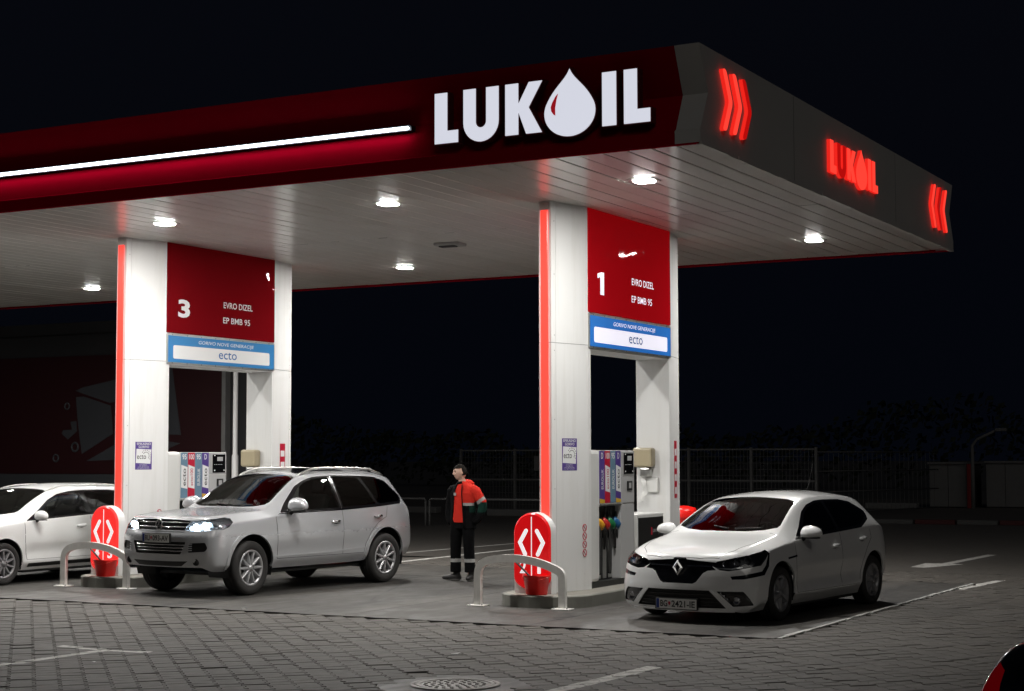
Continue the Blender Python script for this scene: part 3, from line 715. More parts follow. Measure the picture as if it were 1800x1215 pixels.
        L('lettering', 'ecto', 21.17, 3.497, .46, .118, 'blue_print', .0265, bold=.004)
    # purple sticker on the slanted flank, small prohibition stickers
    A = Vector((XN, YS-YN, 0)).normalized(); O = Vector((xr-XN, YN, 0)); N = A.cross(Vector((0, 0, 1)))
    sb = .255
    def stick(nm, a0, a1, z0, z1, m_, l): 
        q = MB(); q.prism(rect(a0, a1, z0, z1), O, A, (0, 0, 1), N, .0005, l); return rel(q, e).build(nm, m_, e)
    ps = stick('sticker', .205, .505, 1.735, 2.155, 'purple', .002)
    q = MB(); q.prism([(.215, 1.835), (.48, 1.822), (.495, 2.04), (.225, 2.05)], O, A, (0, 0, 1), N, .0005, .0028); rel(q, e).build('sticker_field', 'print_white', e)
    T = lambda s_, a0, z, w, h, m_, **kw: plate_text(e, 'sticker_lettering', s_, O+A*a0+Vector((0, 0, z))-e.location, A, (0, 0, 1), w, h, m_, .0035, **kw)
    T('EFIKASNO', .232, 2.108, .25, .036, 'print_white', bold=.008); T('GORIVO', .262, 2.062, .19, .036, 'print_white', bold=.008)
    T('ecto', .235, 1.895, .165, .065, 'black', bold=.006)
    for k, (w_, z) in enumerate(((.14, 1.802), (.15, 1.785), (.20, 1.768), (.23, 1.75))): T('nova generacija goriva'[:10+3*k], .35-w_/2, z, w_, .010, 'print_white')
    q = MB()
    for k in range(9):
        a = math.radians(-35+k*22); 
        for r_ in (.055, .085): q.prism(rect(-.006, .006, -.006, .006), O+A*(.40+r_*math.cos(a))+Vector((0, 0, 1.945+r_*math.sin(a))), A, (0, 0, 1), N, .0005, .0036)
    rel(q, e).build('sticker_dots', 'black', e)
    for k, z in enumerate(((1.08,) if no == '3' else (.98, .87, .76, .65))):
        q = MB(); c_ = O+A*.655+Vector((0, 0, z))+N*.003
        q.tube([c_+A*.038*math.cos(t)+Vector((0, 0, .046*math.sin(t))) for t in [i*math.pi/8 for i in range(16)]], .0055, 5, closed=True)
        q.tube([c_+A*-.026+Vector((0, 0, .03)), c_+A*.026+Vector((0, 0, -.03))], .005, 5); rel(q, e).build('warning_sticker', 'crimson', e)
    # narrow red notice near the rear edge
    A2 = Vector((-XN, .73, 0)).normalized(); O2 = Vector((xr, YB, 0)); N2 = A2.cross(Vector((0, 0, 1)))
    q = MB(); q.prism(rect(.28, .50, 1.30, 2.15), O2, A2, (0, 0, 1), N2, .0005, .003); rel(q, e).build('notice', 'crimson', e)
    q = MB()
    for k in range(4): q.prism(rect(.31, .47, 1.36+k*.19, 1.46+k*.19), O2, A2, (0, 0, 1), N2, .003, .004)
    rel(q, e).build('notice_print', 'print_white', e)
    return e
column(X1, '1', True); column(X3, '3', False)

# paper towel dispenser fixed on the face of the rear leg
def towel(X, where):
    e = empty('towel_dispenser', (X-.37, YB-.051, 1.72), 0, 'beige paper towel dispenser on the %s' % where, 'dispenser')
    a = MB(); a.box(-.155, .155, -.17, -.001, .04, .325, .035); a.build('housing', 'beige', e)
    a = MB(); a.box(-.06, .10, -.14, -.001, -.10, .038, .03); a.build('funnel', 'alu', e)
    a = MB(); a.box(.0, .20, -.05, -.0005, -.33, -.115, .008); a.build('holder', 'paper', e)
    rr2 = random.Random(2); v = []; n = 16
    for i in range(n+1):
        z = .05-.50*i/n; dx = -.02-.03*math.sin(i*.45); dy = -.10-.012*math.sin(i*.9)
        v += [(dx-.035+rr2.uniform(-.006, .006), dy+.01, z), (dx, dy-.012*math.sin(i), z), (dx+.038+rr2.uniform(-.006, .006), dy+.015, z)]
    a = MB(); a.add(v, [(3*i+k, 3*i+k+1, 3*i+k+4, 3*i+k+3) for i in range(n) for k in (0, 1)], True); a.build('paper_towel', 'paper', e)
towel(X1, 'portal beside the white hatchback'); towel(X3, 'portal behind the silver SUV')

# ------------------------------------------------------------------ islands
def island(X, label):
    cx = X-W_/2; hw = .62; y0, y1 = 18.72, 24.6
    e = empty('pump_island', (cx, 21.5, 0), 0, label, 'island')
    def outline(w, yo):
        o = []
        for k in range(13):
            a = math.pi+math.pi*k/12; o.append((cx+w*math.cos(a), yo+.55+.55*(w/hw)*math.sin(a)))
        for k in range(13):
            a = math.pi*k/12; o.append((cx+w*math.cos(a), y1-.55+.55*(w/hw)*math.sin(a)))
        return o
    a = MB(); a.prism(outline(hw, y0), (0, 0, 0), (1, 0, 0), (0, 1, 0), (0, 0, 1), -.02, ZI-.004, ch=.012); rel(a, e).build('steel_edge', 'kerb_metal', e)
    a = MB(); a.prism(outline(hw-.05, y0), (0, 0, 0), (1, 0, 0), (0, 1, 0), (0, 0, 1), .05, ZI, ch=.006); rel(a, e).build('concrete_top', 'kerbstone', e)
island(X1, 'low concrete pump island beside the white hatchback'); island(X3, 'low concrete pump island between the silver SUV and the white estate car')

# ------------------------------------------------------------------ guard hoops
def hoop(X, label, cx=None):
    cx = X-W_/2 if cx is None else cx
    e = empty('guard_hoop', (cx, 18.72, 0), 0, label, 'guard rail')
    pts = []
    hw, H = .61, .60
    def pth(t):   # 0..1 : foot, bend, gentle bow, bend, foot
        return t
    P = [(-hw, .02), (-hw, .30), (-hw, .42), (-hw+.02, .50), (-hw+.07, .555), (-hw+.15, .59), (-hw+.30, .615), (-.15, .625), (.0, .622), (.15, .605), (.30, .575), (.43, .535), (hw-.08, .495), (hw-.03, .47), (hw, .42), (hw, .36), (hw, .02)]
    # smooth by Chaikin
    for _ in range(2):
        q = [P[0]]
        for i in range(len(P)-1):
            a, b = P[i], P[i+1]; q += [(a[0]*.75+b[0]*.25, a[1]*.75+b[1]*.25), (a[0]*.25+b[0]*.75, a[1]*.25+b[1]*.75)]
        P = q+[P[-1]]
    wd, th = .06, .048   # flat bar, wide across the drive direction
    v = []; n = len(P)
    for i in range(n):
        d = Vector((P[min(i+1, n-1)][0]-P[max(i-1, 0)][0], P[min(i+1, n-1)][1]-P[max(i-1, 0)][1])).normalized(); nn = Vector((-d.y, d.x))
        for s_, y in ((1, -wd/2), (1, wd/2), (-1, wd/2), (-1, -wd/2)): v.append((P[i][0]+nn.x*s_*th, y, P[i][1]+nn.y*s_*th))
    f = [(i*4+k, i*4+(k+1) % 4, i*4+4+(k+1) % 4, i*4+4+k) for i in range(n-1) for k in range(4)]+[(0, 1, 2, 3), tuple((n-1)*4+k for k in (3, 2, 1, 0))]
    # the band is turned so that its broad face looks outwards along the drive lane
    v = [(x, y, z) for x, y, z in v]
    a = MB(); a.add(v, f, False); a.build('band', 'steel', e)
    for sx in (-hw, hw):
        a = MB(); a.box(sx-.12, sx+.12, -.09, .09, .004, .020, .004); fp = a.build('foot_plate', 'steel', e)
        for bx in (-.09, .09):
            a = MB(); a.lathe([(.0, .034), (.013, .034), (.013, .02)], (sx+bx, -.06, 0), 'Z', 6, False); a.build('bolt', 'galv', fp)
hoop(X1, 'bent steel guard hoop in front of the dark red totem', -10.18)
hoop(X3, 'bent steel guard hoop in front of the glowing red totem beside the SUV', -17.32)

# ------------------------------------------------------------------ lane totems
def totem(X, lit, nums, label):
    cx = X-.365; e = empty('lane_totem', (cx, 19.02, ZI), 0, label, 'sign')
    hw = .265; yq = -.02
    def tomb(w, z0, zc):
        return [(w, zc)]+[(w*math.cos(math.pi*k/20), zc+w*math.sin(math.pi*k/20)) for k in range(1, 20)]+[(-w, zc), (-w, z0+w*.62)]+[(-w*math.cos(math.pi*k/20), z0+w*.62-w*.62*math.sin(math.pi*k/20)) for k in range(1, 20)]+[(w, z0+w*.62)]
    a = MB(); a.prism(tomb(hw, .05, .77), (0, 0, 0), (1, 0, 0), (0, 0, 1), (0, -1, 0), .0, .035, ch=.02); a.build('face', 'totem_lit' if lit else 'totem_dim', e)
    a = MB(); p_ = [(hw*math.cos(math.pi*k/20), .77+hw*math.sin(math.pi*k/20)) for k in range(21)]+[(-hw, .004), (hw, .004)]
    a.prism(inset(p_, -.003), (0, 0, 0), (1, 0, 0), (0, 0, 1), (0, 1, 0), .001, .145); a.build('casing', 'white_clad', e)
    m_ = 'totem_white'
    a = MB(); a.box(-.006, .006, -.0375, -.0352, .14, .985); a.build('divider', m_, e)
    for sg_ in (-1, 1):
        q = [(sg_*x, z) for x, z in ((.055, .83), (.105, .83), (.205, .66), (.115, .49), (.06, .49), (.150, .66))]
        # rounded chevron stroke
        a = MB(); st = [(sg_*.078, .805), (sg_*.168, .655), (sg_*.092, .505)]
        w = .027; out = []
        pl = []
        c0, c1, c2 = map(Vector, st)
        d1 = (c1-c0).normalized(); d2 = (c2-c1).normalized(); n1 = Vector((-d1.y, d1.x)); n2 = Vector((-d2.y, d2.x)); mm = (n1+n2)/(1+n1.dot(n2))
        cap0 = [c0-d1*0+(n1*math.cos(t)-d1*math.sin(t))*w for t in [math.pi*k/6 for k in range(7)]]   # from +n1 over -d1 to -n1
        cap2 = [c2+(-n2*math.cos(t)+d2*math.sin(t))*w for t in [math.pi*k/6 for k in range(7)]]
        pl = [tuple(x) for x in cap0]+[tuple(c1-mm*w)]+[tuple(x) for x in cap2]+[tuple(c1+mm*w)]
        a.prism(pl, (0, 0, 0), (1, 0, 0), (0, 0, 1), (0, -1, 0), .0352, .038); a.build('chevron', m_, e)
    for s_, x in zip(nums, (-.17, .085)):
        plate_text(e, 'number', s_, (x, -.036, .26), (1, 0, 0), (0, 0, 1), .05 if s_ == '1' else .095, .17, m_, .001, bold=.03)
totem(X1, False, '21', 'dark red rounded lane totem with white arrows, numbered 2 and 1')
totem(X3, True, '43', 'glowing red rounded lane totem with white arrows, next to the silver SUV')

# ------------------------------------------------------------------ buckets with squeegees
def bucket(x, y, label, lab2, a0, ln):
    e = empty('bucket', (x, y, ZI), 0, label, 'bucket')
    a = MB(); a.lathe([(0, .002), (.132, .002), (.138, .01), (.170, .222), (.182, .226), (.184, .25), (.176, .252), (.170, .24), (.135, .02), (0, .018)], (0, 0, 0), 'Z', 28); a.build('pail', 'bucket', e)
    a = MB(); a.tube([(.178*math.cos(t), -.02-.178*abs(math.sin(t))*.98, .235-.05*math.sin(t)) for t in [math.pi*k/12 for k in range(13)]], .004, 6); a.build('handle', 'bucket', e)
    q = empty('squeegee', (x, y, ZI+.03), 0, lab2, 'squeegee')
    tip = Vector((-.33, -.03, .42)); a = MB(); a.tube([(.08, .02, .02), (-.10, 0, .20), tip], .013, 8); a.build('handle', 'black', q)
    a = MB(); a.box(-.02, .11, .0, .05, .0, .05, .008); a.build('head', 'black', q)
bucket(-10.05, 18.93, 'red plastic bucket in front of the dark red totem', 'black squeegee leaning in the bucket by the dark red totem', 0, .5)
bucket(-17.30, 18.93, 'red plastic bucket in front of the glowing totem near the SUV', 'black squeegee leaning in the bucket near the SUV', 0, .5)

# ------------------------------------------------------------------ fuel pumps
def pump(X, strips, label):
    xf = X-.045; y0, y1 = YS+.085, 21.50
    e = empty('fuel_pump', (X-W_/2, 20.76, ZI), 0, label, 'fuel pump')
    def bx(nm, m_, x0, x1, ya, yb2, z0, z1, ch=0, par=None):
        a = MB(); a.box(x0, x1, ya, yb2, z0, z1, ch); return rel(a, e).build(nm, m_, par or e)
    xi = X-W_+.05
    bx('base', 'black', xi, xf-.01, y0+.01, y1, ZI+.001, .235)
    # rounded white end post
    a = MB(); a.box(xi, xf, y0, 20.365, .236, 2.005, .05); rel(a, e).build('end_post', 'pump_white', e)
    bx('cabinet', 'pump_white', xi, xf-.02, 20.366, y1, 1.262, 2.0, .006)
    bx('nozzle_bay', 'black', xi, xf-.16, 20.366, 21.05, .236, 1.26)
    bx('lower_cabinet', 'pump_grey', xi, xf-.02, 21.051, y1, .236, 1.26, .006)
    bx('bay_shelf', 'alu', xf-.16, xf-.004, 20.366, 21.05, 1.245, 1.268)
    # fuel grade strips
    Y_, U_ = (0, 1, 0), (0, 0, 1)
    for k, (top, band, word) in enumerate(strips):
        ya = 20.372+k*.172; yb2 = ya+.160; xx = xf-.019
        main = {'D': 'purple', '100': 'crimson', '95': 'teal'}[top]
        a = MB(); a.prism(rect(ya, yb2, 1.285, 1.995), (xx, 0, 0), Y_, U_, (1, 0, 0), -.001, .006); st = rel(a, e).build('grade_strip', main, e)
        if band:
            a = MB(); a.prism([(ya+.004, 1.45), (yb2-.004, 1.425), (yb2-.004, 1.765), (ya+.004, 1.805)], (xx, 0, 0), Y_, U_, (1, 0, 0), .0061, .0068); rel(a, e).build('strip_field', 'print_white', st)
        if top == 'D':
            a = MB(); a.prism([(ya, 1.287), (yb2, 1.287), (yb2, 1.33), (ya, 1.35)], (xx, 0, 0), Y_, U_, (1, 0, 0), .0061, .0068); rel(a, e).build('strip_foot', 'yellow', st)
        wt = .125 if len(top) == 3 else .10 if len(top) == 2 else .06
        plate_text(st, 'grade', top, Vector((xx, (ya+yb2)/2-wt/2, 1.885))-e.location, Y_, U_, wt, .085, 'print_white', .0072, bold=.02)
        tm = 'crimson' if word == 'ecto100' else 'black' if band else 'print_white'
        plate_text(st, 'grade_name', word, Vector((xx, (ya+yb2)/2+.04, 1.475))-e.location, U_, (0, -1, 0), .27, .07, tm, .0075, bold=.01)
    # display column
    bx('display_frame', 'pump_grey', xf-.021, xf-.012, 21.066, 21.49, 1.645, 1.992, .003)
    d = bx('display', 'blackgloss', xf-.013, xf-.004, 21.14, 21.455, 1.672, 1.965, .003)
    bx('screen', 'pump_grey', xf-.0045, xf-.003, 21.25, 21.39, 1.86, 1.925, 0, d)
    for y, z, w2_, h2_ in [(21.17+k*.045, 1.80, .025, .006) for k in range(5)]+[(21.17, 1.70, .03, .02), (21.41, 1.70, .03, .02), (21.17, 1.94, .03, .015)]:
        bx('display_print', 'print_white', xf-.0042, xf-.003, y, y+w2_, z, z+h2_, 0, d)
    bx('service_door', 'pump_grey', xf-.021, xf-.014, 21.066, 21.49, 1.275, 1.635, .003)
    c = bx('card_reader', 'black', xf-.0145, xf-.002, 21.25, 21.41, 1.44, 1.575, .004)
    bx('card_slot', 'pump_grey', xf-.0022, xf-.001, 21.29, 21.37, 1.475, 1.55, 0, c)
    # nozzles and hoses
    for k, mcol in enumerate(('nz_y', 'nz_r', 'nz_g', 'nz_b')):
        y = 20.45+k*.172; xx = xf-.085
        a = MB(); a.tube([(xx-.02, y, 1.07), (xx+.01, y+.02, 1.03), (xx+.03, y+.07, .975), (xx+.015, y+.105, .93)], [.034, .050, .052, .030], 10, flat=.7)
        nz = rel(a, e).build('nozzle', mcol, e)
        a = MB(); a.tube([(xx-.02, y, 1.05), (xx-.03, y-.02, 1.12), (xx-.05, y-.045, 1.19)], .012, 8); rel(a, e).build('spout', 'alu', nz)
        a = MB(); a.tube([(xx+.01, y+.035, .96), (xx+.04, y+.03, .90), (xx+.01, y+.03, .83)], .008, 6); rel(a, e).build('trigger', 'black', nz)
        a = MB(); a.box(xf-.158, xf-.02, y-.072, y+.095, .80, 1.24, 0); a.v = []; a.f = []; a.sm = []
        pts = []
        sw = .05+.03*k
        for i in range(25):
            t = i/24
            z = .93-.66*math.sin(math.pi*min(1, t*1.05))**.8 if t < .96 else .40
            pts.append((xx+.02*math.sin(3*t), y+.09+(.05+sw)*math.sin(math.pi*t)*(.6 if k % 2 else -.4)-.06*t, z+.25*t*t))
        a.tube(pts, .016, 8); rel(a, e).build('hose', 'rubber', e)
        bx('holster', 'black', xf-.158, xf-.10, y-.06, y+.085, .84, 1.235, .01)
        bx('hose_panel', 'alu', xf-.158, xf-.150, y-.05, y+.06, .25, .80, .002)
    # low side box with dark advertising face
    b = bx('side_box', 'pump_white', X-W_+.06, xf+.02, 21.52, 22.45, ZI+.001, 1.105, .02)
    bx('side_box_face', 'black', xf+.0205, xf+.024, 21.54, 22.41, .22, 1.05, 0, b)
    a = MB(); a.prism([(21.98, .80), (22.02, .79), (22.02, .90), (21.98, .91)], (xf+.0241, 0, 0), Y_, U_, (1, 0, 0), 0, .001); rel(a, e).build('emblem', 'crimson', b)
    plate_text(b, 'lettering', 'LUKOIL', Vector((xf+.0242, 22.045, .835))-e.location, Y_, U_, .17, .04, 'pump_grey', .001, bold=.02)
    return e
pump(X1, [('D', 0, 'EUROLUK'), ('100', 1, 'ecto100'), ('95', 0, 'EUROLUK'), ('D', 1, 'ecto')], 'white fuel pump with yellow, red, green and blue nozzles beside the white hatchback')
pump(X3, [('95', 1, 'ecto'), ('100', 1, 'ecto100'), ('95', 0, 'EUROLUK'), ('D', 1, 'ecto')], 'white fuel pump partly hidden behind the silver SUV')
# ------------------------------------------------------------------ cars
def pchip(xs, ys):
    xs = np.array(xs, float); ys = np.array(ys, float); h = np.diff(xs); d = np.diff(ys)/h; m = np.zeros(len(xs))
    for i in range(1, len(xs)-1):
        if d[i-1]*d[i] > 0:
            w1, w2 = 2*h[i]+h[i-1], h[i]+2*h[i-1]; m[i] = (w1+w2)/(w1/d[i-1]+w2/d[i])
    m[0], m[-1] = d[0], d[-1]
    def f(x):
        i = int(min(max(np.searchsorted(xs, x)-1, 0), len(xs)-2)); t = (x-xs[i])/h[i]; t = min(max(t, 0), 1)
        return (2*t**3-3*t**2+1)*ys[i]+(t**3-2*t**2+t)*h[i]*m[i]+(-2*t**3+3*t**2)*ys[i+1]+(t**3-t**2)*h[i]*m[i+1]
    return f
def smooth_section(Q, tens, counts):
    Q = [np.array(q, float) for q in Q]; n = len(Q); d = [max(1e-4, np.linalg.norm(Q[i+1]-Q[i])) for i in range(n-1)]
    T = [None]*n
    for i in range(1, n-1): T[i] = ((Q[i]-Q[i-1])/d[i-1]*d[i]+(Q[i+1]-Q[i])/d[i]*d[i-1])/(d[i-1]+d[i])*tens[i]
    T[0] = (Q[1]-Q[0])/d[0]; T[-1] = np.array([-1., 0.])
    out = []
    for i in range(n-1):
        for k in range(counts[i]):
            t = k/counts[i]
            out.append((2*t**3-3*t**2+1)*Q[i]+(t**3-2*t**2+t)*d[i]*T[i]+(-2*t**3+3*t**2)*Q[i+1]+(t**3-t**2)*d[i]*T[i+1])
    out.append(Q[-1]); return out
class Car:
    CNT = [3, 4, 6, 8, 12, 9, 9]
    def __init__(s, rows, L, wb, fo, kf=.30, kr=.22, nose=((0, .1), (.3, .02), (.5, 0), (.8, .06), (1.2, .12)), tail=((0, .08), (.5, 0), (1.0, .10), (1.6, .3)), tens=(1, .6, 1, 1, .32, .38, 1), scoop=.03):
        s.L, s.wb, s.fo = L, wb, fo; s.XF = wb/2+fo
        st = [r[0] for r in rows]; F = [pchip(st, [r[k] for r in rows]) for k in range(1, 12)]
        fn, ft = pchip(*zip(*nose)), pchip(*zip(*tail))
        S = [0, .008, .02, .04, .065, .095, .13, .17, .22, .27]; S += list(np.linspace(.32, L-.32, int((L-.64)/.042)))+[L-q for q in S[::-1]]
        ns = sum(s.CNT); nm = s.CNT[-1]+s.CNT[-2]     # nm: points along the top edge
        def warp(sv, y, z):
            x = s.XF-sv
            wf = max(0, 1-sv/.95)**2; wr = max(0, 1-(L-sv)/.8)**2
            x -= kf*(abs(y)/.9)**2.4*wf; x += kr*(abs(y)/.9)**2.4*wr
            x -= fn(z)*max(0, 1-sv/.35)**2; x += ft(z)*max(0, 1-(L-sv)/.30)**2
            return Vector((x, y, z))
        vs, fs = [], []; ring = []
        s.sec = []
        for sv in S:
            yb, zb, y1, z1, y2, z2, y3, z3, y4, z4, zc = [f(sv) for f in F]
            wm = min(1, max(0, (sv-fo-.30)/.25))*min(1, max(0, (fo+wb-.30-sv)/.25)); wm = wm*wm*(3-2*wm)
            zq = z1+.42*(z2-z1); yq = y1+.62*(y2-y1)-scoop*wm
            Q = [(yb, zb), (y1+.3*scoop*wm, z1), (yq, zq), (y2, z2), (y3, z3), (y4, z4), (y4*.5, zc-.27*(zc-z4)), (0, zc)]
            sec = smooth_section(Q, tens, s.CNT); s.sec.append((sv, sec))
            row = []
            for sd in (1, -1):
                idx = []
                for k, (y, z) in enumerate(sec):
                    if sd == -1 and k == ns: idx.append(row[0][ns]); continue
                    idx.append(len(vs)); vs.append(warp(sv, sd*y, z))
                row.append(idx)
            ring.append(row)
        for i in range(len(S)-1):
            for q in (0, 1):
                a, b = ring[i][q], ring[i+1][q]
                for k in range(ns): fs.append((a[k], a[k+1], b[k+1], b[k]) if q == 0 else (a[k+1], a[k], b[k], b[k+1]))
        # end caps: Coons patches between side outline, top outline, centre line and bottom line
        nsd = ns-nm
        for end, sv in ((0, 0.), (len(S)-1, L)):
            sec = s.sec[end][1]
            for q, sd in ((0, 1), (1, -1)):
                rg_ = ring[end][q]; G = {}
                for i in range(nsd+1):
                    for j in range(nm+1):
                        u, v = i/nsd, j/nm
                        if j == 0: G[i, j] = rg_[i]; continue
                        if i == nsd: G[i, j] = rg_[nsd+j]; continue
                        A = np.array(sec[i]); Bc = np.array([0, sec[0][1]+(sec[-1][1]-sec[0][1])*u])
                        C0 = np.array([sec[0][0]*(1-v), sec[0][1]]); C1 = np.array(sec[nsd+j])
                        P = (1-v)*A+v*Bc+(1-u)*C0+u*C1-((1-u)*(1-v)*np.array(sec[0])+u*(1-v)*np.array(sec[nsd])+(1-u)*v*np.array([0, sec[0][1]])+u*v*np.array(sec[-1]))
                        G[i, j] = len(vs); vs.append(warp(sv, sd*P[0], P[1]))
                for i in range(nsd):
                    for j in range(nm):
                        f = (G[i, j], G[i, j+1], G[i+1, j+1], G[i+1, j])
                        fs.append(f)
        bm = bmesh.new()
        bv = [bm.verts.new(v) for v in vs]
        for f in fs:
            if len(set(f)) == 4:
                try: bm.faces.new([bv[i] for i in f])
                except ValueError: pass
        bmesh.ops.remove_doubles(bm, verts=bm.verts, dist=1e-5)
        bmesh.ops.recalc_face_normals(bm, faces=bm.faces)
        bm.normal_update()
        top = max(bm.faces, key=lambda f: f.calc_center_median().z)
        if top.normal.z < 0: bmesh.ops.reverse_faces(bm, faces=bm.faces)
        bm.normal_update()
        s.bm = bm; s.ref = bm.copy(); s.ref.normal_update(); s.ref.faces.ensure_lookup_table(); s.ref.verts.ensure_lookup_table()
        s.bvh = BVHTree.FromBMesh(s.ref); s.regions = []
    # rays onto the body
    def F(s, y, z): return s._ray((s.XF+1, y, z), (-1, 0, 0))
    def B(s, y, z): return s._ray((s.XF-s.L-1, y, z), (1, 0, 0))
    def Sd(s, sv, z, sd=1): return s._ray((s.XF-sv, 2*sd, z), (0, -sd, 0))
    def T(s, sv, y): return s._ray((s.XF-sv, y, 3), (0, 0, -1))
    def _ray(s, o, d):
        o = Vector(o)
        for k in range(12):
            h = s.bvh.ray_cast(o, Vector(d))
            if h[0] is not None: return h[0], h[1]
            o = Vector((o.x*.985, o.y*.985, o.z+.004*(1 if o.z < .6 else -1)))
        h = s.bvh.find_nearest(Vector(o)+Vector(d)*1.5); return h[0], h[1]
    def cut(s, name, outline, dirv, depth=.45, facing=.05):
        """knife the outline (3-D points) through the faces that look along dirv, remember the region"""
        D = Vector(dirv).normalized(); e1 = D.orthogonal().normalized(); e2 = D.cross(e1)
        P2 = [(p.dot(e1), p.dot(e2)) for p in outline]; dd = [p.dot(D) for p in outline]; dlo, dhi = min(dd)-depth, max(dd)+depth
        xs, ys = [p[0] for p in P2], [p[1] for p in P2]; m = .10
        def cand():
            out = []
            for f in s.bm.faces:
                if f.normal.dot(D) < facing: continue
                c = f.calc_center_median(); a, b, q = c.dot(e1), c.dot(e2), c.dot(D)
                if xs0-m < a < xs1+m and ys0-m < b < ys1+m and dlo < q < dhi: out.append(f)
            return out
        xs0, xs1, ys0, ys1 = min(xs), max(xs), min(ys), max(ys)
        pool = cand(); n = len(outline)
        for i in range(n):
            a, b = P2[i], P2[(i+1) % n]; A = outline[i]; Bq = outline[(i+1) % n]
            seg = (Bq-A); seg -= D*seg.dot(D)
            if seg.length < 1e-5: continue
            no = seg.cross(D).normalized(); mm = .004
            lo = (min(a[0], b[0])-mm, min(a[1], b[1])-mm); hi = (max(a[0], b[0])+mm, max(a[1], b[1])+mm)
            sel = []
            for f in pool:
                if not f.is_valid: continue
                pa = [v.co.dot(e1) for v in f.verts]; pb = [v.co.dot(e2) for v in f.verts]
                if max(pa) < lo[0] or min(pa) > hi[0] or max(pb) < lo[1] or min(pb) > hi[1]: continue
                ds = [(v.co-A).dot(no) for v in f.verts]
                if max(ds) < -1e-5 or min(ds) > 1e-5: continue
                sel.append(f)
            if not sel: continue
            geom = set(sel)
            for f in sel: geom.update(f.edges); geom.update(f.verts)
            r = bmesh.ops.bisect_plane(s.bm, geom=list(geom), dist=1e-6, plane_co=A, plane_no=no)
            pool = [f for f in pool if f.is_valid]
            known = set(pool); pool += [g for g in r['geom'] if isinstance(g, bmesh.types.BMFace) and g.is_valid and g not in known]
            known = set(pool)
            for g in r['geom_cut']:
                if isinstance(g, bmesh.types.BMEdge):
                    for f in g.link_faces:
                        if f not in known: pool.append(f); known.add(f)
        s.regions.append((name, P2, D, e1, e2, dlo, dhi, facing))
    @staticmethod
    def inside(P, a, b):
        c = False; n = len(P); j = n-1
        for i in range(n):
            if (P[i][1] > b) != (P[j][1] > b) and a < (P[j][0]-P[i][0])*(b-P[i][1])/(P[j][1]-P[i][1])+P[i][0]: c = not c
            j = i
        return c
    def classify(s):
        s.bm.normal_update(); s.cat = {}
        bb = [(n, P, D, e1, e2, lo, hi, fc, min(p[0] for p in P), max(p[0] for p in P), min(p[1] for p in P), max(p[1] for p in P)) for n, P, D, e1, e2, lo, hi, fc in s.regions]
        for f in s.bm.faces:
            c = f.calc_center_median(); nrm = f.normal; r = 'body'
            for n, P, D, e1, e2, lo, hi, fc, x0, x1, y0, y1 in bb:
                if nrm.dot(D) < fc: continue
                a, b = c.dot(e1), c.dot(e2)
                if not (x0 <= a <= x1 and y0 <= b <= y1) or not lo < c.dot(D) < hi: continue
                if s.inside(P, a, b): r = n; break
            s.cat.setdefault(r, []).append(f)
    def smooth_normal(s, p):
        loc, nrm, i, d = s.bvh.find_nearest(p)
        f = s.ref.faces[i]; w = poly_3d_calc([v.co for v in f.verts], loc)
        n = sum((v.normal*q for v, q in zip(f.verts, w)), Vector()); return n.normalized()
    def extract(s, name, objname, material, parent, push=0, pushdir=None, walls=False, flip=False):
        fl = s.cat.get(name, [])
        if not fl: return None
        idx = {}; vs = []; nr = []; fs = []
        for f in fl:
            q = []
            for v in f.verts:
                if v not in idx: idx[v] = len(vs); vs.append(v.co.copy()); nr.append(s.smooth_normal(v.co))
                q.append(idx[v])
            fs.append(tuple(q))
        if push:
            base = [v.copy() for v in vs]
            vs = [v-(Vector(pushdir).normalized() if pushdir else n)*push for v, n in zip(vs, nr)]
            if walls:
                cnt = {}
                for f in fs:
                    for a, b in zip(f, f[1:]+f[:1]): cnt.setdefault(frozenset((a, b)), []).append((a, b))
                o = len(vs); used = {}
                for k, l in cnt.items():
                    if len(l) == 1:
                        a, b = l[0]
                        for q in (a, b):
                            if q not in used: used[q] = len(vs); vs.append(base[q]); nr.append(nr[q])
                        fs.append((b, a, used[a], used[b]))
        me = bpy.data.meshes.new(objname); me.from_pydata([v[:] for v in vs], [], fs); me.materials.append(M[material])
        me.polygons.foreach_set('use_smooth', [True]*len(fs)); me.update()
        if not walls: me.normals_split_custom_set_from_vertices([n[:] for n in nr])
        ob = bpy.data.objects.new(objname, me)
        for holder in (ob, getattr(ob, 'cycles', None)):
            for k_, v_ in (('shadow_terminator_geometry_offset', 1.0), ('shadow_terminator_shading_offset', .05), ('shadow_terminator_offset', .05)):
                if holder is not None and hasattr(holder, k_): setattr(holder, k_, v_)
        return link(ob, parent)
    def lining(s, cats, parent, off=.03):
        vs = []; fs = []; idx = {}
        for c in cats:
            for f in s.cat.get(c, []):
                q = []
                for v in f.verts:
                    if v not in idx: idx[v] = len(vs); vs.append(v.co-s.smooth_normal(v.co)*off)
                    q.append(idx[v])
                fs.append(tuple(q))
        me = bpy.data.meshes.new('cabin_lining'); me.from_pydata([v[:] for v in vs], [], fs); me.materials.append(M['interior'])
        return link(bpy.data.objects.new('cabin_lining', me), parent)
    # polylines and outlines on the surface
    def side_outline(s, pts, sd=1, r=.03, n=3):
        return [s.Sd(a, b, sd)[0] for a, b in (rpoly(pts, r, n) if r else pts)]
    def side_line(s, pts, sd=1, step=.05):
        P, N = [], []
        for i in range(len(pts)-1):
            a, b = Vector(pts[i]), Vector(pts[i+1]); k = max(1, int((b-a).length/step))
            for j in range(k+(1 if i == len(pts)-2 else 0)):
                q = a+(b-a)*j/k; h, n = s.Sd(q.x, q.y, sd); P.append(h); N.append(n)
        return P, N
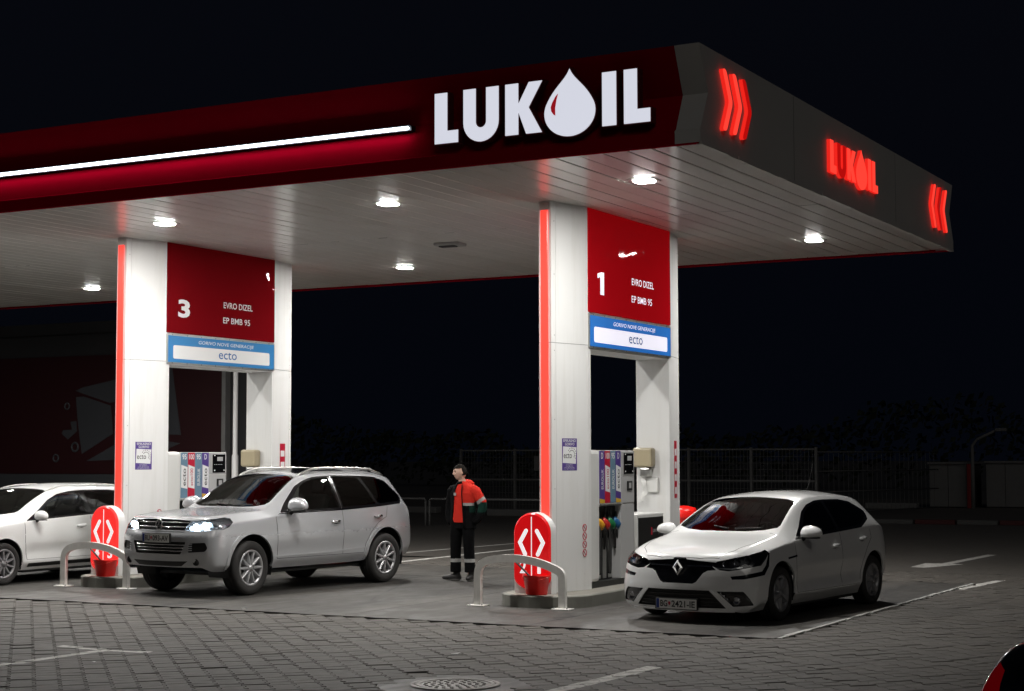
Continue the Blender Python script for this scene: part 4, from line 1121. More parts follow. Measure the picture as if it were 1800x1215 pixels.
    def front_line(s, pts, step=.04):
        P, N = [], []
        for i in range(len(pts)-1):
            a, b = Vector(pts[i]), Vector(pts[i+1]); k = max(1, int((b-a).length/step))
            for j in range(k+(1 if i == len(pts)-2 else 0)):
                q = a+(b-a)*j/k; h, n = s.F(q.x, q.y); P.append(h); N.append(n)
        return P, N
    def top_line(s, pts, step=.05):
        P, N = [], []
        for i in range(len(pts)-1):
            a, b = Vector(pts[i]), Vector(pts[i+1]); k = max(1, int((b-a).length/step))
            for j in range(k+(1 if i == len(pts)-2 else 0)):
                q = a+(b-a)*j/k; h, n = s.T(q.x, q.y); P.append(h); N.append(n)
        return P, N

def mir(pts): return [(-a, b) for a, b in pts][::-1]
def wheel(parent, x, y, sd, r, rr, width, nsp, rimmat, steer=0, style='ten'):
    """one wheel: hub with tyre, rim and spokes as its children; axle along Y, outer side sd"""
    hub = MB(); w2 = width/2
    hub.lathe([(0, .0), (.034, .0), (.036, -.012), (.062, -.02), (.07, -.05), (.07, -.12), (0, -.12)], (0, 0, 0), 'Y', 20)
    def place(mb):   # outer face at local y=0, inwards negative, then mirrored for the right side
        if sd < 0: mb.v = [(a, -b, c) for a, b, c in mb.v]
        return mb
    h = place(hub).build('wheel', rimmat, parent); h.location = (x, y, r); h.rotation_euler = (0, random.uniform(0, 1), steer)
    t = MB(); sw = r-rr
    prof = [(rr-.008, -width+.02), (rr+.012, -width+.006), (rr+sw*.45, -width-.004), (rr+sw*.82, -width+.004), (r-.006, -width+.028), (r, -width+.06), (r-.007, -width*.70), (r, -width*.68), (r, -width*.54), (r-.007, -width*.52), (r-.007, -width*.48), (r, -width*.46), (r, -width*.32), (r-.007, -width*.30), (r, -.06), (r-.006, -.028), (rr+sw*.82, -.004), (rr+sw*.45, .004), (rr+.012, -.006), (rr-.008, -.02)]
    t.lathe(prof, (0, 0, 0), 'Y', 56); place(t).build('tyre', 'rubber', h)
    m = MB(); m.lathe([(rr-.035, -.035), (rr-.028, -.012), (rr-.012, -.006), (rr+.002, -.010), (rr-.004, -.024), (rr-.02, -.05), (rr-.03, -width+.03)], (0, 0, 0), 'Y', 56); place(m).build('rim', rimmat, h)
    d = MB(); d.lathe([(.06, -.10), (rr*.72, -.10), (rr*.72, -.12), (.06, -.12)], (0, 0, 0), 'Y', 32); place(d).build('brake_disc', 'disc', h)
    k2 = MB(); k2.lathe([(0, -.135), (rr-.01, -.135)], (0, 0, 0), 'Y', 32); place(k2).build('wheel_back', 'black', h)
    for k in range(nsp):
        b = MB(); r0, r1 = .055, rr-.026
        if style == 'ten': wi, wo = .020, .013
        elif style == 'five': wi, wo = .030, .042
        else: wi, wo = .018, .012
        A = [(-wi, r0), (wi, r0), (wo, r1), (-wo, r1)]
        vs = [(a, -.022 if i < 2 else -.014, c) for i, (a, c) in enumerate(A)]+[(a*1.35, -.06 if i < 2 else -.05, c) for i, (a, c) in enumerate(A)]
        vs += [(a*.55, -.008 if i < 2 else -.006, c) for i, (a, c) in enumerate(A)]
        fs = [(8, 9, 10, 11), (0, 1, 9, 8), (2, 3, 11, 10), (1, 2, 10, 9), (3, 0, 8, 11), (0, 1, 5, 4), (1, 2, 6, 5), (2, 3, 7, 6), (3, 0, 4, 7), (4, 5, 6, 7)]
        b.add(vs, fs); b.v = [tuple(Matrix.Rotation(2*math.pi*k/nsp, 4, 'Y') @ Vector(p)) for p in b.v]
        place(b).build('spoke', rimmat, h)
    for k in range(5):
        n = MB(); a = 2*math.pi*(k+.5)/5; n.lathe([(0, -.012), (.011, -.012), (.011, -.03)], (.052*math.cos(a), 0, .052*math.sin(a)), 'Y', 6, False)
        place(n).build('lug_nut', 'disc', h)
    return h
def seats(car, parent, zf, sf, sr, wide=.36, hz=1.0):
    for sd in (-1, 1):
        a = MB(); x = car.XF-sf
        a.box(x-.50, x, sd*wide-.24, sd*wide+.24, zf, zf+.16, .05)
        b = MB(); b.box(-.07, .07, -.23, .23, 0, .58*hz, .05); Mx = Matrix.Translation((x-.52, sd*wide, zf+.12)) @ Matrix.Rotation(-.32, 4, 'Y'); a.add([Mx @ Vector(p) for p in b.v], b.f)
        st = a.build('seat', 'seat', parent)
        c = MB(); c.box(-.05, .05, -.13, .13, .60*hz, .80*hz, .04); c.box(-.012, .012, -.06, -.045, .5, .62*hz); c.box(-.012, .012, .045, .06, .5, .62*hz); c.v = [tuple(Mx @ Vector(p)) for p in c.v]; c.build('headrest', 'seat', st)
    a = MB(); x = car.XF-sr; a.box(x-.5, x, -.62, .62, zf, zf+.15, .05); b = MB(); b.box(-.07, .07, -.62, .62, 0, .55*hz, .05); Mx = Matrix.Translation((x-.5, 0, zf+.1)) @ Matrix.Rotation(-.38, 4, 'Y'); a.add([Mx @ Vector(p) for p in b.v], b.f)
    for y in (-.4, 0, .4): b = MB(); b.box(-.04, .04, -.12, .12, .56*hz, .70*hz, .03); a.add([Mx @ Vector(p) for p in b.v], b.f)
    a.build('rear_bench', 'seat', parent)
def steering(car, parent, s_, z, y=.36):
    a = MB(); C = Vector((car.XF-s_, y, z)); Mx = Matrix.Translation(C) @ Matrix.Rotation(R(-65), 4, 'Y')
    a.tube([Mx @ Vector((.185*math.cos(t), .185*math.sin(t), 0)) for t in [2*math.pi*k/24 for k in range(24)]], .016, 8, closed=True)
    a.tube([Mx @ Vector((-.18, 0, 0)), Mx @ Vector((.18, 0, 0))], .02, 6); a.ellipsoid(C, (.05, .08, .07), 10, 8); a.build('steering_wheel', 'interior', parent)
def mirror(car, parent, s_, z, y, sd, paintm, size=(.10, .125, .085)):
    C = Vector((car.XF-s_, sd*y, z))
    def shp(p):
        x, yy, zz = p
        if x < 0: x *= .55
        k = (sd*yy/size[1]); zz *= 1+.16*(-k)
        return Vector((x*(1-.15*max(0, k)), yy*(1-.14*(zz/size[2])), zz*(1 if zz > 0 else .78)))
    a = MB(); a.ellipsoid(C, size, 26, 18, .82, shp); cap = a.build('door_mirror', paintm, parent)
    b = MB(); b.tube([C+Vector((.0, -sd*size[1]*.75, -size[2]*.75)), C+Vector((-.02, -sd*(size[1]+.04), -size[2]*1.15)), C+Vector((-.03, -sd*(size[1]+.11), -size[2]*1.35))], [.035, .035, .045], 8, flat=.7); b.build('mirror_foot', 'black', cap)
    c = MB(); c.box(C.x-size[0]*.565, C.x-size[0]*.52, C.y-size[1]*.55, C.y+size[1]*.55, C.z-size[2]*.45, C.z+size[2]*.45, .004); c.build('mirror_glass', 'chrome', cap)
    d = MB(); d.box(C.x-size[0]*.4, C.x+size[0]*.55, C.y-size[1]*.7, C.y+size[1]*.7, C.z-size[2]*.86, C.z-size[2]*.66, .02); d.build('mirror_trim', 'black', cap)
def handle(car, parent, s_, z, sd, m_, chrome=False):
    h, n = car.Sd(s_, z, sd); h2, _ = car.Sd(s_+.20, z+.012, sd)
    a = MB(); o = Vector((0, sd*.026, 0)); mid = (h+h2)/2+o*1.35
    a.tube([h+o*.1, h*.85+h2*.15+o, mid, h*.15+h2*.85+o, h2+o*.1], [.014, .021, .024, .021, .014], 8, flat=.55); hd = a.build('handle', m_, parent)
    b = MB(); b.ellipsoid((h+h2)/2+Vector((0, sd*.002, -.012)), (.06, .006, .028), 12, 6); b.build('handle_recess', 'black', hd)
def number_plate(parent, P, N, txt, w=.53, hgt=.115, tilt=0, txtfit=.86, frame=True):
    N = Vector(N); N.z = 0; N.normalize(); Rv = Vector((0, 0, 1)).cross(N).normalized(); U = Vector((0, 0, 1))
    e = MB(); e.prism(rpoly(rect(-w/2-.012, w/2+.012, -hgt/2-.010, hgt/2+.010), .01), P, Rv, U, N, -.02, .008); pl = e.build('number_plate', 'black' if frame else 'plate', parent)
    e = MB(); e.prism(rpoly(rect(-w/2, w/2, -hgt/2, hgt/2), .008), P, Rv, U, N, .0081, .011); e.build('plate_face', 'plate', pl)
    e = MB(); e.prism(rect(-w/2+.004, -w/2+.042, -hgt/2+.004, hgt/2-.004), P, Rv, U, N, .0111, .012); e.build('country_band', 'plate_blue', pl)
    a, b = txt
    t = MB(); O = P+N*.0112
    text(t, a, O+Rv*(-w/2+.058)-U*.037, Rv, U, .092, .074, .001, bold=.022)
    t.build('plate_letters', 'plate_black', pl, recalc=False); t = MB()
    text(t, b, O+Rv*(-w/2+.205)-U*.037, Rv, U, w-.225, .074, .001, bold=.022); t.build('plate_number', 'plate_black', pl, recalc=False)
    t = MB(); t.prism([(-w/2+.162, .022), (-w/2+.190, .022), (-w/2+.190, -.005), (-w/2+.176, -.022), (-w/2+.162, -.005)], P, Rv, U, N, .0111, .012); t.build('plate_crest', 'crimson', pl)
def add_common(car, e, spec):
    """arches, wheels, liners, underbody"""
    r, rr, wd = spec['r'], spec['rr'], spec['tw']
    for ax, st in ((0, spec.get('steer', 0)), (1, 0)):
        s_ = car.fo+ax*car.wb; x = car.XF-s_
        for sd in (1, -1):
            wheel(e, x, sd*(spec['track']), sd, r, rr, wd, spec['nsp'], spec['rim'], st, spec['style'])
            ra = spec['ra']; zc = r+spec.get('az', .02)
            a = MB(); v = []
            for k in range(25):
                t = R(-20)+R(220)*k/24
                for yy in (spec['track']-.03, spec['track']-.42): v.append((x+(ra+.005)*math.cos(t), sd*yy, zc+(ra+.005)*math.sin(t)))
            a.add(v, [(2*k, 2*k+1, 2*k+3, 2*k+2) for k in range(24)], True)
            v = [(x, sd*(spec['track']-.42), zc)]+[(x+(ra+.005)*math.cos(R(-20)+R(220)*k/24), sd*(spec['track']-.42), zc+(ra+.005)*math.sin(R(-20)+R(220)*k/24)) for k in range(25)]
            a.add(v, [(0, k+1, k+2) for k in range(24)]); a.build('wheel_liner', 'black', e)
            P = []; N = []
            for k in range(41):
                t = R(-6)+R(192)*k/40; z = zc+(ra+spec['lipw']/2-.004)*math.sin(t)
                h, n = car.Sd(s_-(ra+spec['lipw']/2-.004)*math.cos(t), max(z, spec['zlow']), sd); P.append(h); N.append(n)
            a = MB(); a.ribbon(P, N, spec['lipw'], spec['lip'], .02); a.build('wheel_arch', spec['lipmat'], e)
    a = MB(); a.box(car.XF-car.L+.35, car.XF-.55, -.62, .62, spec['zu'], spec['zu']+.06, .02); a.box(car.XF-car.fo-car.wb+.45, car.XF-car.fo-.45, -.80, .80, spec['zu'], spec['zu']+.05, .02); a.build('underbody', 'black', e)
def arches(car, spec):
    for ax in (0, 1):
        s_ = car.fo+ax*car.wb; zc = spec['r']+spec.get('az', .02); ra = spec['ra']
        for sd in (1, -1):
            pts = [(s_-ra*math.cos(R(-40)+R(260)*k/30), zc+ra*math.sin(R(-40)+R(260)*k/30)) for k in range(31)]
            out = []
            for a, b in pts:
                h, n = car.Sd(a, max(b, .12), sd); out.append(Vector((car.XF-a, h.y, b)))
            car.cut('hole', out, (0, sd, 0), facing=-.4)
def place_car(name, wheel_xy, th, half, wb, label):
    """wheel_xy: outer face of the left front wheel on the ground; th: turn of the car's axis from the lane direction"""
    left = Vector((math.cos(th), -math.sin(th), 0)); fwd = Vector((-math.sin(th), -math.cos(th), 0))
    c = Vector((*wheel_xy, 0))-left*half-fwd*wb/2
    return empty(name, (c.x, c.y, .005), math.atan2(fwd.y, fwd.x), label, 'car')
def seam(car, parent, pts, sd, w=.007):
    P, N = car.side_line(pts, sd); a = MB(); a.ribbon(P, N, w, .0012, .004); return a.build('door_seam', 'black', parent)  # thin black strip laid on the paint in place of the shaded gap
def glass_trim(car, parent, pts, sd, w, m_, lift=.004):
    P, N = car.side_line(pts, sd); a = MB(); a.ribbon(P, N, w, lift, .004); return a.build('window_trim', m_, parent)
def finish(car, e, paintm, parts, lin=('body', 'frame')):
    car.classify()
    for nm, on, m_, kw in parts: car.extract(nm, on, m_, e, **kw)
    car.lining([c for c in car.cat if c.startswith(lin) or c.startswith('door')], e)

# ---------------- silver SUV
def suv():
    rows = [
     # s   yb   zb    y1   z1    y2   z2    y3   z3    y4   z4    zc
     (0.00, .72, .40, .80, .46, .84, .66, .80, .90, .65, 1.005, 1.035),
     (0.04, .79, .36, .86, .43, .90, .66, .865, .925, .70, 1.03, 1.06),
     (0.12, .82, .345, .895, .42, .93, .68, .895, .945, .73, 1.05, 1.075),
     (0.30, .84, .34, .92, .42, .95, .70, .915, .965, .755, 1.07, 1.095),
     (0.60, .86, .34, .93, .44, .955, .72, .925, .99, .775, 1.09, 1.12),
     (1.00, .87, .34, .935, .45, .965, .73, .93, 1.02, .79, 1.115, 1.145),
     (1.25, .87, .34, .935, .45, .967, .74, .93, 1.045, .79, 1.13, 1.17),
     (1.45, .87, .34, .935, .45, .968, .74, .93, 1.06, .765, 1.22, 1.30),
     (1.75, .87, .34, .935, .45, .968, .75, .925, 1.075, .71, 1.395, 1.47),
     (2.05, .87, .34, .935, .45, .968, .75, .925, 1.085, .66, 1.545, 1.61),
     (2.30, .87, .34, .935, .45, .968, .75, .925, 1.095, .635, 1.605, 1.67),
     (2.80, .87, .34, .935, .45, .968, .76, .925, 1.11, .62, 1.64, 1.705),
     (3.40, .87, .35, .935, .46, .967, .78, .925, 1.125, .610, 1.635, 1.702),
     (3.95, .86, .36, .93, .48, .963, .80, .92, 1.14, .595, 1.605, 1.68),
     (4.22, .85, .37, .925, .50, .955, .81, .91, 1.14, .585, 1.555, 1.645),
     (4.42, .83, .38, .91, .51, .94, .82, .89, 1.12, .60, 1.395, 1.485),
     (4.58, .80, .40, .885, .53, .915, .80, .865, 1.07, .65, 1.19, 1.24),
     (4.70, .75, .42, .84, .54, .87, .78, .825, 1.02, .67, 1.08, 1.105),
     (4.77, .70, .45, .79, .56, .82, .77, .78, .98, .64, 1.03, 1.05),
     (4.795, .64, .48, .73, .58, .76, .76, .72, .95, .60, .99, 1.01)]
    car = Car(rows, 4.795, 2.893, .90, scoop=.008, kf=.19, kr=.30, nose=((.3, .12), (.45, .03), (.60, 0), (.80, .01), (.90, .05), (1.05, .09), (1.3, .12)), tail=((.3, .08), (.6, 0), (.8, .03), (1.1, .10), (1.6, .25)))
    spec = dict(r=.369, rr=.245, tw=.255, track=.945, nsp=10, rim='rim', style='ten', ra=.430, az=.03, lip=.012, lipw=.055, lipmat='silver', zu=.27, zlow=.37, steer=.06)
    e = place_car('suv_car', (-14.3945, 18.6741), .1195, .945, 2.893, 'silver SUV with its headlights on standing at the pump')
    arches(car, spec)
    gl = {}
    for sd, q in ((1, 'l'), (-1, 'r')):
        car.cut('glassf'+q, car.side_outline([(1.665, 1.125), (2.02, 1.425), (2.20, 1.510), (2.42, 1.560), (2.745, 1.578), (2.765, 1.14)], sd, .03), (0, sd, .25))
        car.cut('glassr'+q, car.side_outline([(2.845, 1.145), (2.83, 1.580), (3.42, 1.566), (3.60, 1.17)], sd, .03), (0, sd, .25))
        car.cut('glassq'+q, car.side_outline([(3.665, 1.175), (3.49, 1.570), (3.82, 1.548), (4.03, 1.495), (4.24, 1.275), (4.18, 1.20)], sd, .045), (0, sd, .25))
        car.cut('frame'+q, car.side_outline([(1.50, 1.095), (1.66, 1.225), (1.98, 1.455), (2.2, 1.537), (2.42, 1.583), (2.82, 1.602), (3.42, 1.592), (3.84, 1.568), (4.06, 1.508), (4.285, 1.272), (4.21, 1.175), (3.6, 1.143), (2.8, 1.113)], sd, .03), (0, sd, .25))
        car.cut('door_a'+q, car.side_outline([(1.41, .47), (1.38, 1.045), (1.49, 1.082), (2.795, 1.10), (2.80, .47)], sd, .03), (0, sd, 0))
        car.cut('door_b'+q, car.side_outline([(2.815, .47), (2.81, 1.10), (3.84, 1.142), (3.80, .98), (3.60, .90), (3.42, .76), (3.32, .60), (3.29, .47)], sd, .04), (0, sd, 0))
        ho = [car.F(sd*.455, .90)[0], car.F(sd*.50, .965)[0], car.F(sd*.56, 1.012)[0], car.Sd(.36, 1.045, sd)[0], car.Sd(.50, 1.06, sd)[0], car.Sd(.575, 1.045, sd)[0], car.Sd(.565, .995, sd)[0], car.Sd(.48, .935, sd)[0], car.Sd(.36, .90, sd)[0], car.F(sd*.72, .885)[0], car.F(sd*.58, .880)[0]]
        car.cut('lamp'+q, ho, (1, sd*.75, .12))
        car.cut('intake'+q, [car.F(sd*y, z)[0] for y, z in rpoly([(.56, .60), (.80, .615), (.835, .66), (.80, .735), (.57, .725)], .02)], (1, sd*.5, 0))
        car.cut('tail'+q, [car.Sd(a, b, sd)[0] for a, b in ((4.43, 1.09), (4.64, 1.06), (4.70, .94), (4.66, .87), (4.52, .90), (4.47, .99))], (-.6, sd, 0))
    car.cut('grille', [car.F(y, z)[0] for y, z in [(-.46, .885), (.46, .885), (.50, .955), (.53, 1.02), (.3, 1.036), (0, 1.04), (-.3, 1.036), (-.53, 1.02), (-.50, .955)]], (1, 0, .1))
    car.cut('lowgrille', [car.F(y, z)[0] for y, z in rpoly([(-.44, .575), (.44, .575), (.52, .74), (-.52, .74)], .02)], (1, 0, 0))
    car.cut('lip', [car.F(y, z)[0] for y, z in [(-.42, .415), (.42, .415), (.54, .485), (-.54, .485)]], (1, 0, -.1), facing=-.2)
    ws = [car.T(a, b)[0] for a, b in [(1.275, 0), (1.285, .3), (1.325, .55), (1.39, .70), (1.46, .725), (1.75, .68), (2.02, .63), (2.13, .595), (2.155, .50), (2.12, .25), (2.11, 0), (2.12, -.25), (2.155, -.50), (2.13, -.595), (2.02, -.63), (1.75, -.68), (1.46, -.725), (1.39, -.70), (1.325, -.55), (1.285, -.3)]]
    car.cut('windscreen', ws, (.55, 0, .84))
    car.cut('sunroof', [car.T(a, b)[0] for a, b in rpoly([(2.28, -.50), (2.28, .50), (3.35, .49), (3.35, -.49)], .05)], (0, 0, 1))
    car.cut('rearglass', [car.B(y, z)[0] for y, z in [(-.56, 1.22), (.56, 1.22), (.50, 1.50), (-.50, 1.50)]], (-1, 0, .4))
    hood = [(.10, 0), (.115, .3), (.16, .52), (.30, .66), (.6, .735), (1.0, .765), (1.25, .765), (1.27, .70), (1.245, .4), (1.235, 0)]
    hood = hood+[(a, -b) for a, b in hood[-2:0:-1]]
    car.cut('hood', [car.T(a, b)[0] for a, b in hood], (0, 0, 1))
    parts = [('body', 'body', 'silver', {}), ('hood', 'bonnet', 'silver', {}), ('windscreen', 'windscreen', 'glass', {}), ('sunroof', 'sunroof', 'blackgloss', {}), ('rearglass', 'rear_window', 'privacy', {}),
             ('grille', 'grille', 'black', dict(push=.03, pushdir=(1, 0, 0), walls=True)), ('lowgrille', 'lower_grille', 'black', dict(push=.03, pushdir=(1, 0, 0), walls=True)), ('lip', 'lower_intake', 'black', {})]
    for q in 'lr':
        parts += [('glassf'+q, 'side_window', 'glass', {}), ('glassr'+q, 'side_window', 'privacy', {}), ('glassq'+q, 'side_window', 'privacy', {}), ('frame'+q, 'window_frame', 'blackgloss', {}),
                  ('intake'+q, 'side_intake', 'black', dict(push=.02, pushdir=(1, 0, 0), walls=True)), ('tail'+q, 'tail_light', 'tail_on', {})]
    finish(car, e, 'silver', parts)
    for sd, q in ((1, 'l'), (-1, 'r')):
        da = car.extract('door_a'+q, 'door', 'silver', e); db = car.extract('door_b'+q, 'door', 'silver', e)
        seam(car, da, [(1.41, .47), (1.385, 1.04), (1.47, 1.078)], sd); seam(car, da, [(2.805, .47), (2.803, 1.10)], sd); seam(car, da, [(1.41, .47), (3.29, .47)], sd)
        seam(car, db, [(3.845, 1.13), (3.80, .98), (3.60, .90), (3.42, .76), (3.32, .60), (3.29, .47)], sd)
        handle(car, da, 2.53, .935, sd, 'chrome'); handle(car, db, 3.50, .985, sd, 'chrome')
        glass_trim(car, e, [(1.47, 1.083), (2.8, 1.106), (3.6, 1.136), (4.19, 1.168)], sd, .014, 'blackgloss')
        P, N = car.side_line([(1.37, .505), (2.4, .51), (3.30, .545)], sd); a = MB(); a.ribbon(P, N, .018, .007, .004); a.build('sill_trim', 'silver', e)
        P, N = car.side_line([(2.805, 1.60), (2.80, 1.12)], sd); a = MB(); a.ribbon(P, N, .006, .002, .004); a.build('pillar_seam', 'chrome', e)
        mirror(car, e, 1.70, 1.195, 1.085, sd, 'silver', (.13, .165, .108))
        # headlamp
        ln = car.extract('lamp'+q, 'headlight', 'lens', e)
        car.extract('lamp'+q, 'lamp_bowl', 'lamp_bowl', ln, push=.075, pushdir=(1, sd*.55, 0), walls=True)
        a = MB()
        for y, z, r_ in ((.60, .935, .043), (.725, .955, .046)):
            h, n = car.F(sd*y, z); a.ellipsoid(h+Vector((-.045, -sd*.012, .0)), (.030, r_, r_), 14, 8)
        a.build('projector', 'lamp_lit', ln)
        a = MB()
        for y, z in ((.54, .915), (.66, .935), (.775, .965)):
            h, n = car.F(sd*y, z); a.ellipsoid(h+Vector((-.062, -sd*.02, 0)), (.012, .055, .032), 12, 6)
        a.build('reflector', 'lamp_glow', ln)
        h, n = car.F(sd*.66, .475); a = MB(); a.lathe([(0, .006), (.034, .006), (.042, .014), (.048, .0), (.048, -.03)], h, 'X', 20); a.build('fog_lamp', 'black', e)
        # intake slats
        for k in range(4):
            z = .628+k*.028; P, N = car.front_line([(sd*.565, z), (sd*.62, z+.003)]); a = MB(); a.ribbon(P, N, .013, .004, .02); a.build('intake_slat', 'silver', e)
        # roof rail
        P = []
        for k in range(25):
            t = k/24; s_ = 2.18+1.95*t; h, n = car.T(s_, sd*.585); P.append(h+Vector((0, sd*.005, .055*min(1, 6*t, 6*(1-t))+.004)))
        a = MB(); a.tube(P, [.010]+[.017]*23+[.010], 8); a.build('roof_rail', 'alu', e)
    # grille bars
    for z, w_ in ((.995, .51), (.935, .485)):
        P, N = car.front_line([(-w_, z), (w_, z)]); a = MB(); a.tube([p-Vector((.006, 0, 0)) for p in P], .0085, 8); a.build('grille_bar', 'chrome', e)
    P, N = car.front_line([(-.47, .882), (.47, .882)]); a = MB(); a.ribbon(P, N, .016, .005, .01); a.build('grille_bar', 'silver', e)
    for z, w_ in ((.70, .49), (.66, .475), (.62, .455)):
        P, N = car.front_line([(-w_, z), (w_, z)]); a = MB(); a.tube([p-Vector((.010, 0, 0)) for p in P], .006, 8); a.build('grille_bar', 'chrome', e)
    # round emblem with V over W
    h, n = car.F(0, .965); C = h+Vector((.022, 0, 0)); em = MB()
    em.tube([C+Vector((0, .066*math.cos(t), .066*math.sin(t))) for t in [2*math.pi*k/28 for k in range(28)]], .0085, 8, closed=True)
    st = lambda pts: em.tube([C+Vector((.002, y, z)) for y, z in pts], .0068, 6)
    st([(-.030, .055), (0, .004), (.030, .055)]); st([(-.056, .030), (-.027, -.050), (0, .0), (.027, -.050), (.056, .030)]); em.build('emblem', 'chrome', e)
    em = MB(); em.lathe([(0, -.012), (.064, -.012)], C, 'X', 24); em.build('emblem_backing', 'blackgloss', e)
    h, n = car.F(0, .785); number_plate(e, h+Vector((.012, 0, 0)), (1, 0, 0), ('RU', '093-AV'))
    for k in (-1, 1):   # wipers
        P, N = car.top_line([(1.30, k*.05+.12), (1.345, k*.36+.16)]); a = MB(); a.tube([p+n*.014 for p, n in zip(P, N)], .008, 6); a.build('wiper', 'black', e)
    a = MB(); a.box(car.XF-1.75, car.XF-1.28, -.74, .74, .90, 1.10, .06); a.build('dashboard', 'interior', e)
    seats(car, e, .62, 2.15, 3.0, .38, 1.05); steering(car, e, 1.80, 1.10, .38)
    add_common(car, e, spec)
    for sd in (1, -1):
        P, N = car.top_line([(a, sd*b) for a, b in hood[:8]]); a = MB(); a.ribbon(P, N, .007, .0012, .004); a.build('bonnet_seam', 'black', e)  # black strips stand in for the shaded gap round the bonnet
    e.scale = (1, 1, 1.025)
suv()

# ---------------- white hatchback
def hatch():
    rows = [
     (0.00, .66, .150, .765, .21, .805, .40, .75, .60, .58, .705, .735),
     (0.04, .73, .135, .83, .20, .86, .42, .815, .645, .63, .745, .775),
     (0.12, .76, .135, .86, .21, .885, .45, .845, .69, .665, .785, .81),
     (0.30, .785, .14, .87, .24, .897, .50, .858, .75, .695, .84, .865),
     (0.60, .80, .15, .88, .27, .900, .55, .865, .82, .715, .895, .92),
     (0.95, .81, .16, .885, .29, .906, .59, .868, .87, .725, .945, .972),
     (1.12, .81, .165, .885, .295, .906, .60, .868, .89, .725, .975, 1.005),
     (1.30, .81, .165, .885, .295, .906, .60, .867, .905, .705, 1.055, 1.115),
     (1.60, .81, .165, .885, .295, .906, .61, .865, .925, .655, 1.20, 1.26),
     (1.95, .81, .165, .885, .295, .905, .61, .862, .945, .605, 1.335, 1.395),
     (2.20, .81, .165, .885, .295, .905, .62, .860, .955, .585, 1.385, 1.445),
     (2.60, .81, .17, .885, .30, .904, .62, .858, .970, .575, 1.410, 1.472),
     (3.10, .81, .17, .885, .31, .905, .64, .860, .985, .565, 1.408, 1.470),
     (3.55, .81, .18, .888, .33, .912, .66, .868, 1.000, .555, 1.380, 1.445),
     (3.82, .81, .20, .888, .35, .912, .68, .862, 1.005, .545, 1.335, 1.403),
     (3.96, .80, .22, .88, .37, .905, .69, .855, .995, .545, 1.27, 1.345),
     (4.06, .79, .23, .87, .38, .895, .69, .845, .985, .575, 1.15, 1.215),
     (4.17, .77, .25, .85, .39, .875, .68, .825, .965, .62, 1.03, 1.065),
     (4.26, .74, .27, .82, .41, .845, .66, .795, .93, .63, .975, .995),
     (4.33, .69, .30, .775, .43, .80, .64, .75, .89, .60, .93, .945),
     (4.359, .62, .33, .72, .45, .745, .62, .70, .85, .57, .885, .90)]
    car = Car(rows, 4.359, 2.669, .90, kf=.26, kr=.26, nose=((.1, .06), (.22, .01), (.35, 0), (.50, .02), (.62, .045), (.75, .085), (1.0, .12)), tail=((.2, .08), (.5, 0), (.7, .03), (.9, .10), (1.4, .3)))
    spec = dict(r=.317, rr=.216, tw=.205, track=.893, nsp=5, rim='rim_dark', style='five', ra=.362, az=.02, lip=.003, lipw=.02, lipmat='white', zu=.13, zlow=.19, steer=.04)
    e = place_car('hatchback_car', (-6.6521, 18.6236), .1097, .893, 2.669, 'white hatchback parked under the canopy edge with lights off')
    arches(car, spec)
    for sd, q in ((1, 'l'), (-1, 'r')):
        car.cut('glassf'+q, car.side_outline([(1.60, .965), (1.90, 1.205), (2.10, 1.285), (2.36, 1.330), (2.54, 1.338), (2.56, 1.0)], sd, .03), (0, sd, .3))
        car.cut('glassr'+q, car.side_outline([(2.635, 1.005), (2.62, 1.338), (3.1, 1.336), (3.38, 1.300), (3.62, 1.195), (3.58, 1.135), (3.30, 1.035)], sd, .035), (0, sd, .3))
        car.cut('frame'+q, car.side_outline([(1.33, .918), (1.60, 1.055), (1.88, 1.235), (2.10, 1.313), (2.36, 1.357), (2.60, 1.366), (3.1, 1.362), (3.42, 1.324), (3.71, 1.200), (3.63, 1.100), (3.28, .998), (2.6, .968), (1.6, .930)], sd, .03), (0, sd, .3))
        car.cut('door_a'+q, car.side_outline([(1.33, .30), (1.27, .60), (1.29, .895), (2.585, .955), (2.60, .30)], sd, .04), (0, sd, 0))
        car.cut('door_b'+q, car.side_outline([(2.612, .30), (2.60, .955), (3.29, .985), (3.50, 1.02), (3.52, .86), (3.36, .74), (3.22, .58), (3.16, .42), (3.14, .30)], sd, .04), (0, sd, 0))
        ho = [car.F(sd*.40, .665)[0], car.F(sd*.46, .712)[0], car.F(sd*.60, .745)[0], car.Sd(.34, .785, sd)[0], car.Sd(.50, .815, sd)[0], car.Sd(.60, .835, sd)[0], car.Sd(.61, .80, sd)[0], car.Sd(.52, .735, sd)[0], car.Sd(.40, .665, sd)[0], car.F(sd*.72, .625)[0], car.F(sd*.60, .605)[0], car.F(sd*.50, .615)[0]]
        car.cut('lamp'+q, ho, (1, sd*.85, .15))
        cb = [car.F(sd*.62, .545)[0], car.F(sd*.74, .560)[0], car.Sd(.40, .60, sd)[0], car.Sd(.50, .665, sd)[0], car.Sd(.60, .80, sd)[0], car.Sd(.625, .80, sd)[0], car.Sd(.57, .65, sd)[0], car.Sd(.45, .555, sd)[0], car.F(sd*.76, .515)[0], car.F(sd*.64, .512)[0]]
        car.cut('band'+q, cb, (1, sd*.85, .1))
        car.cut('fogpod'+q, [car.F(sd*y, z)[0] for y, z in rpoly([(.655, .205), (.85, .222), (.82, .30), (.765, .378), (.48, .378)], .012)], (1, sd*.6, 0))
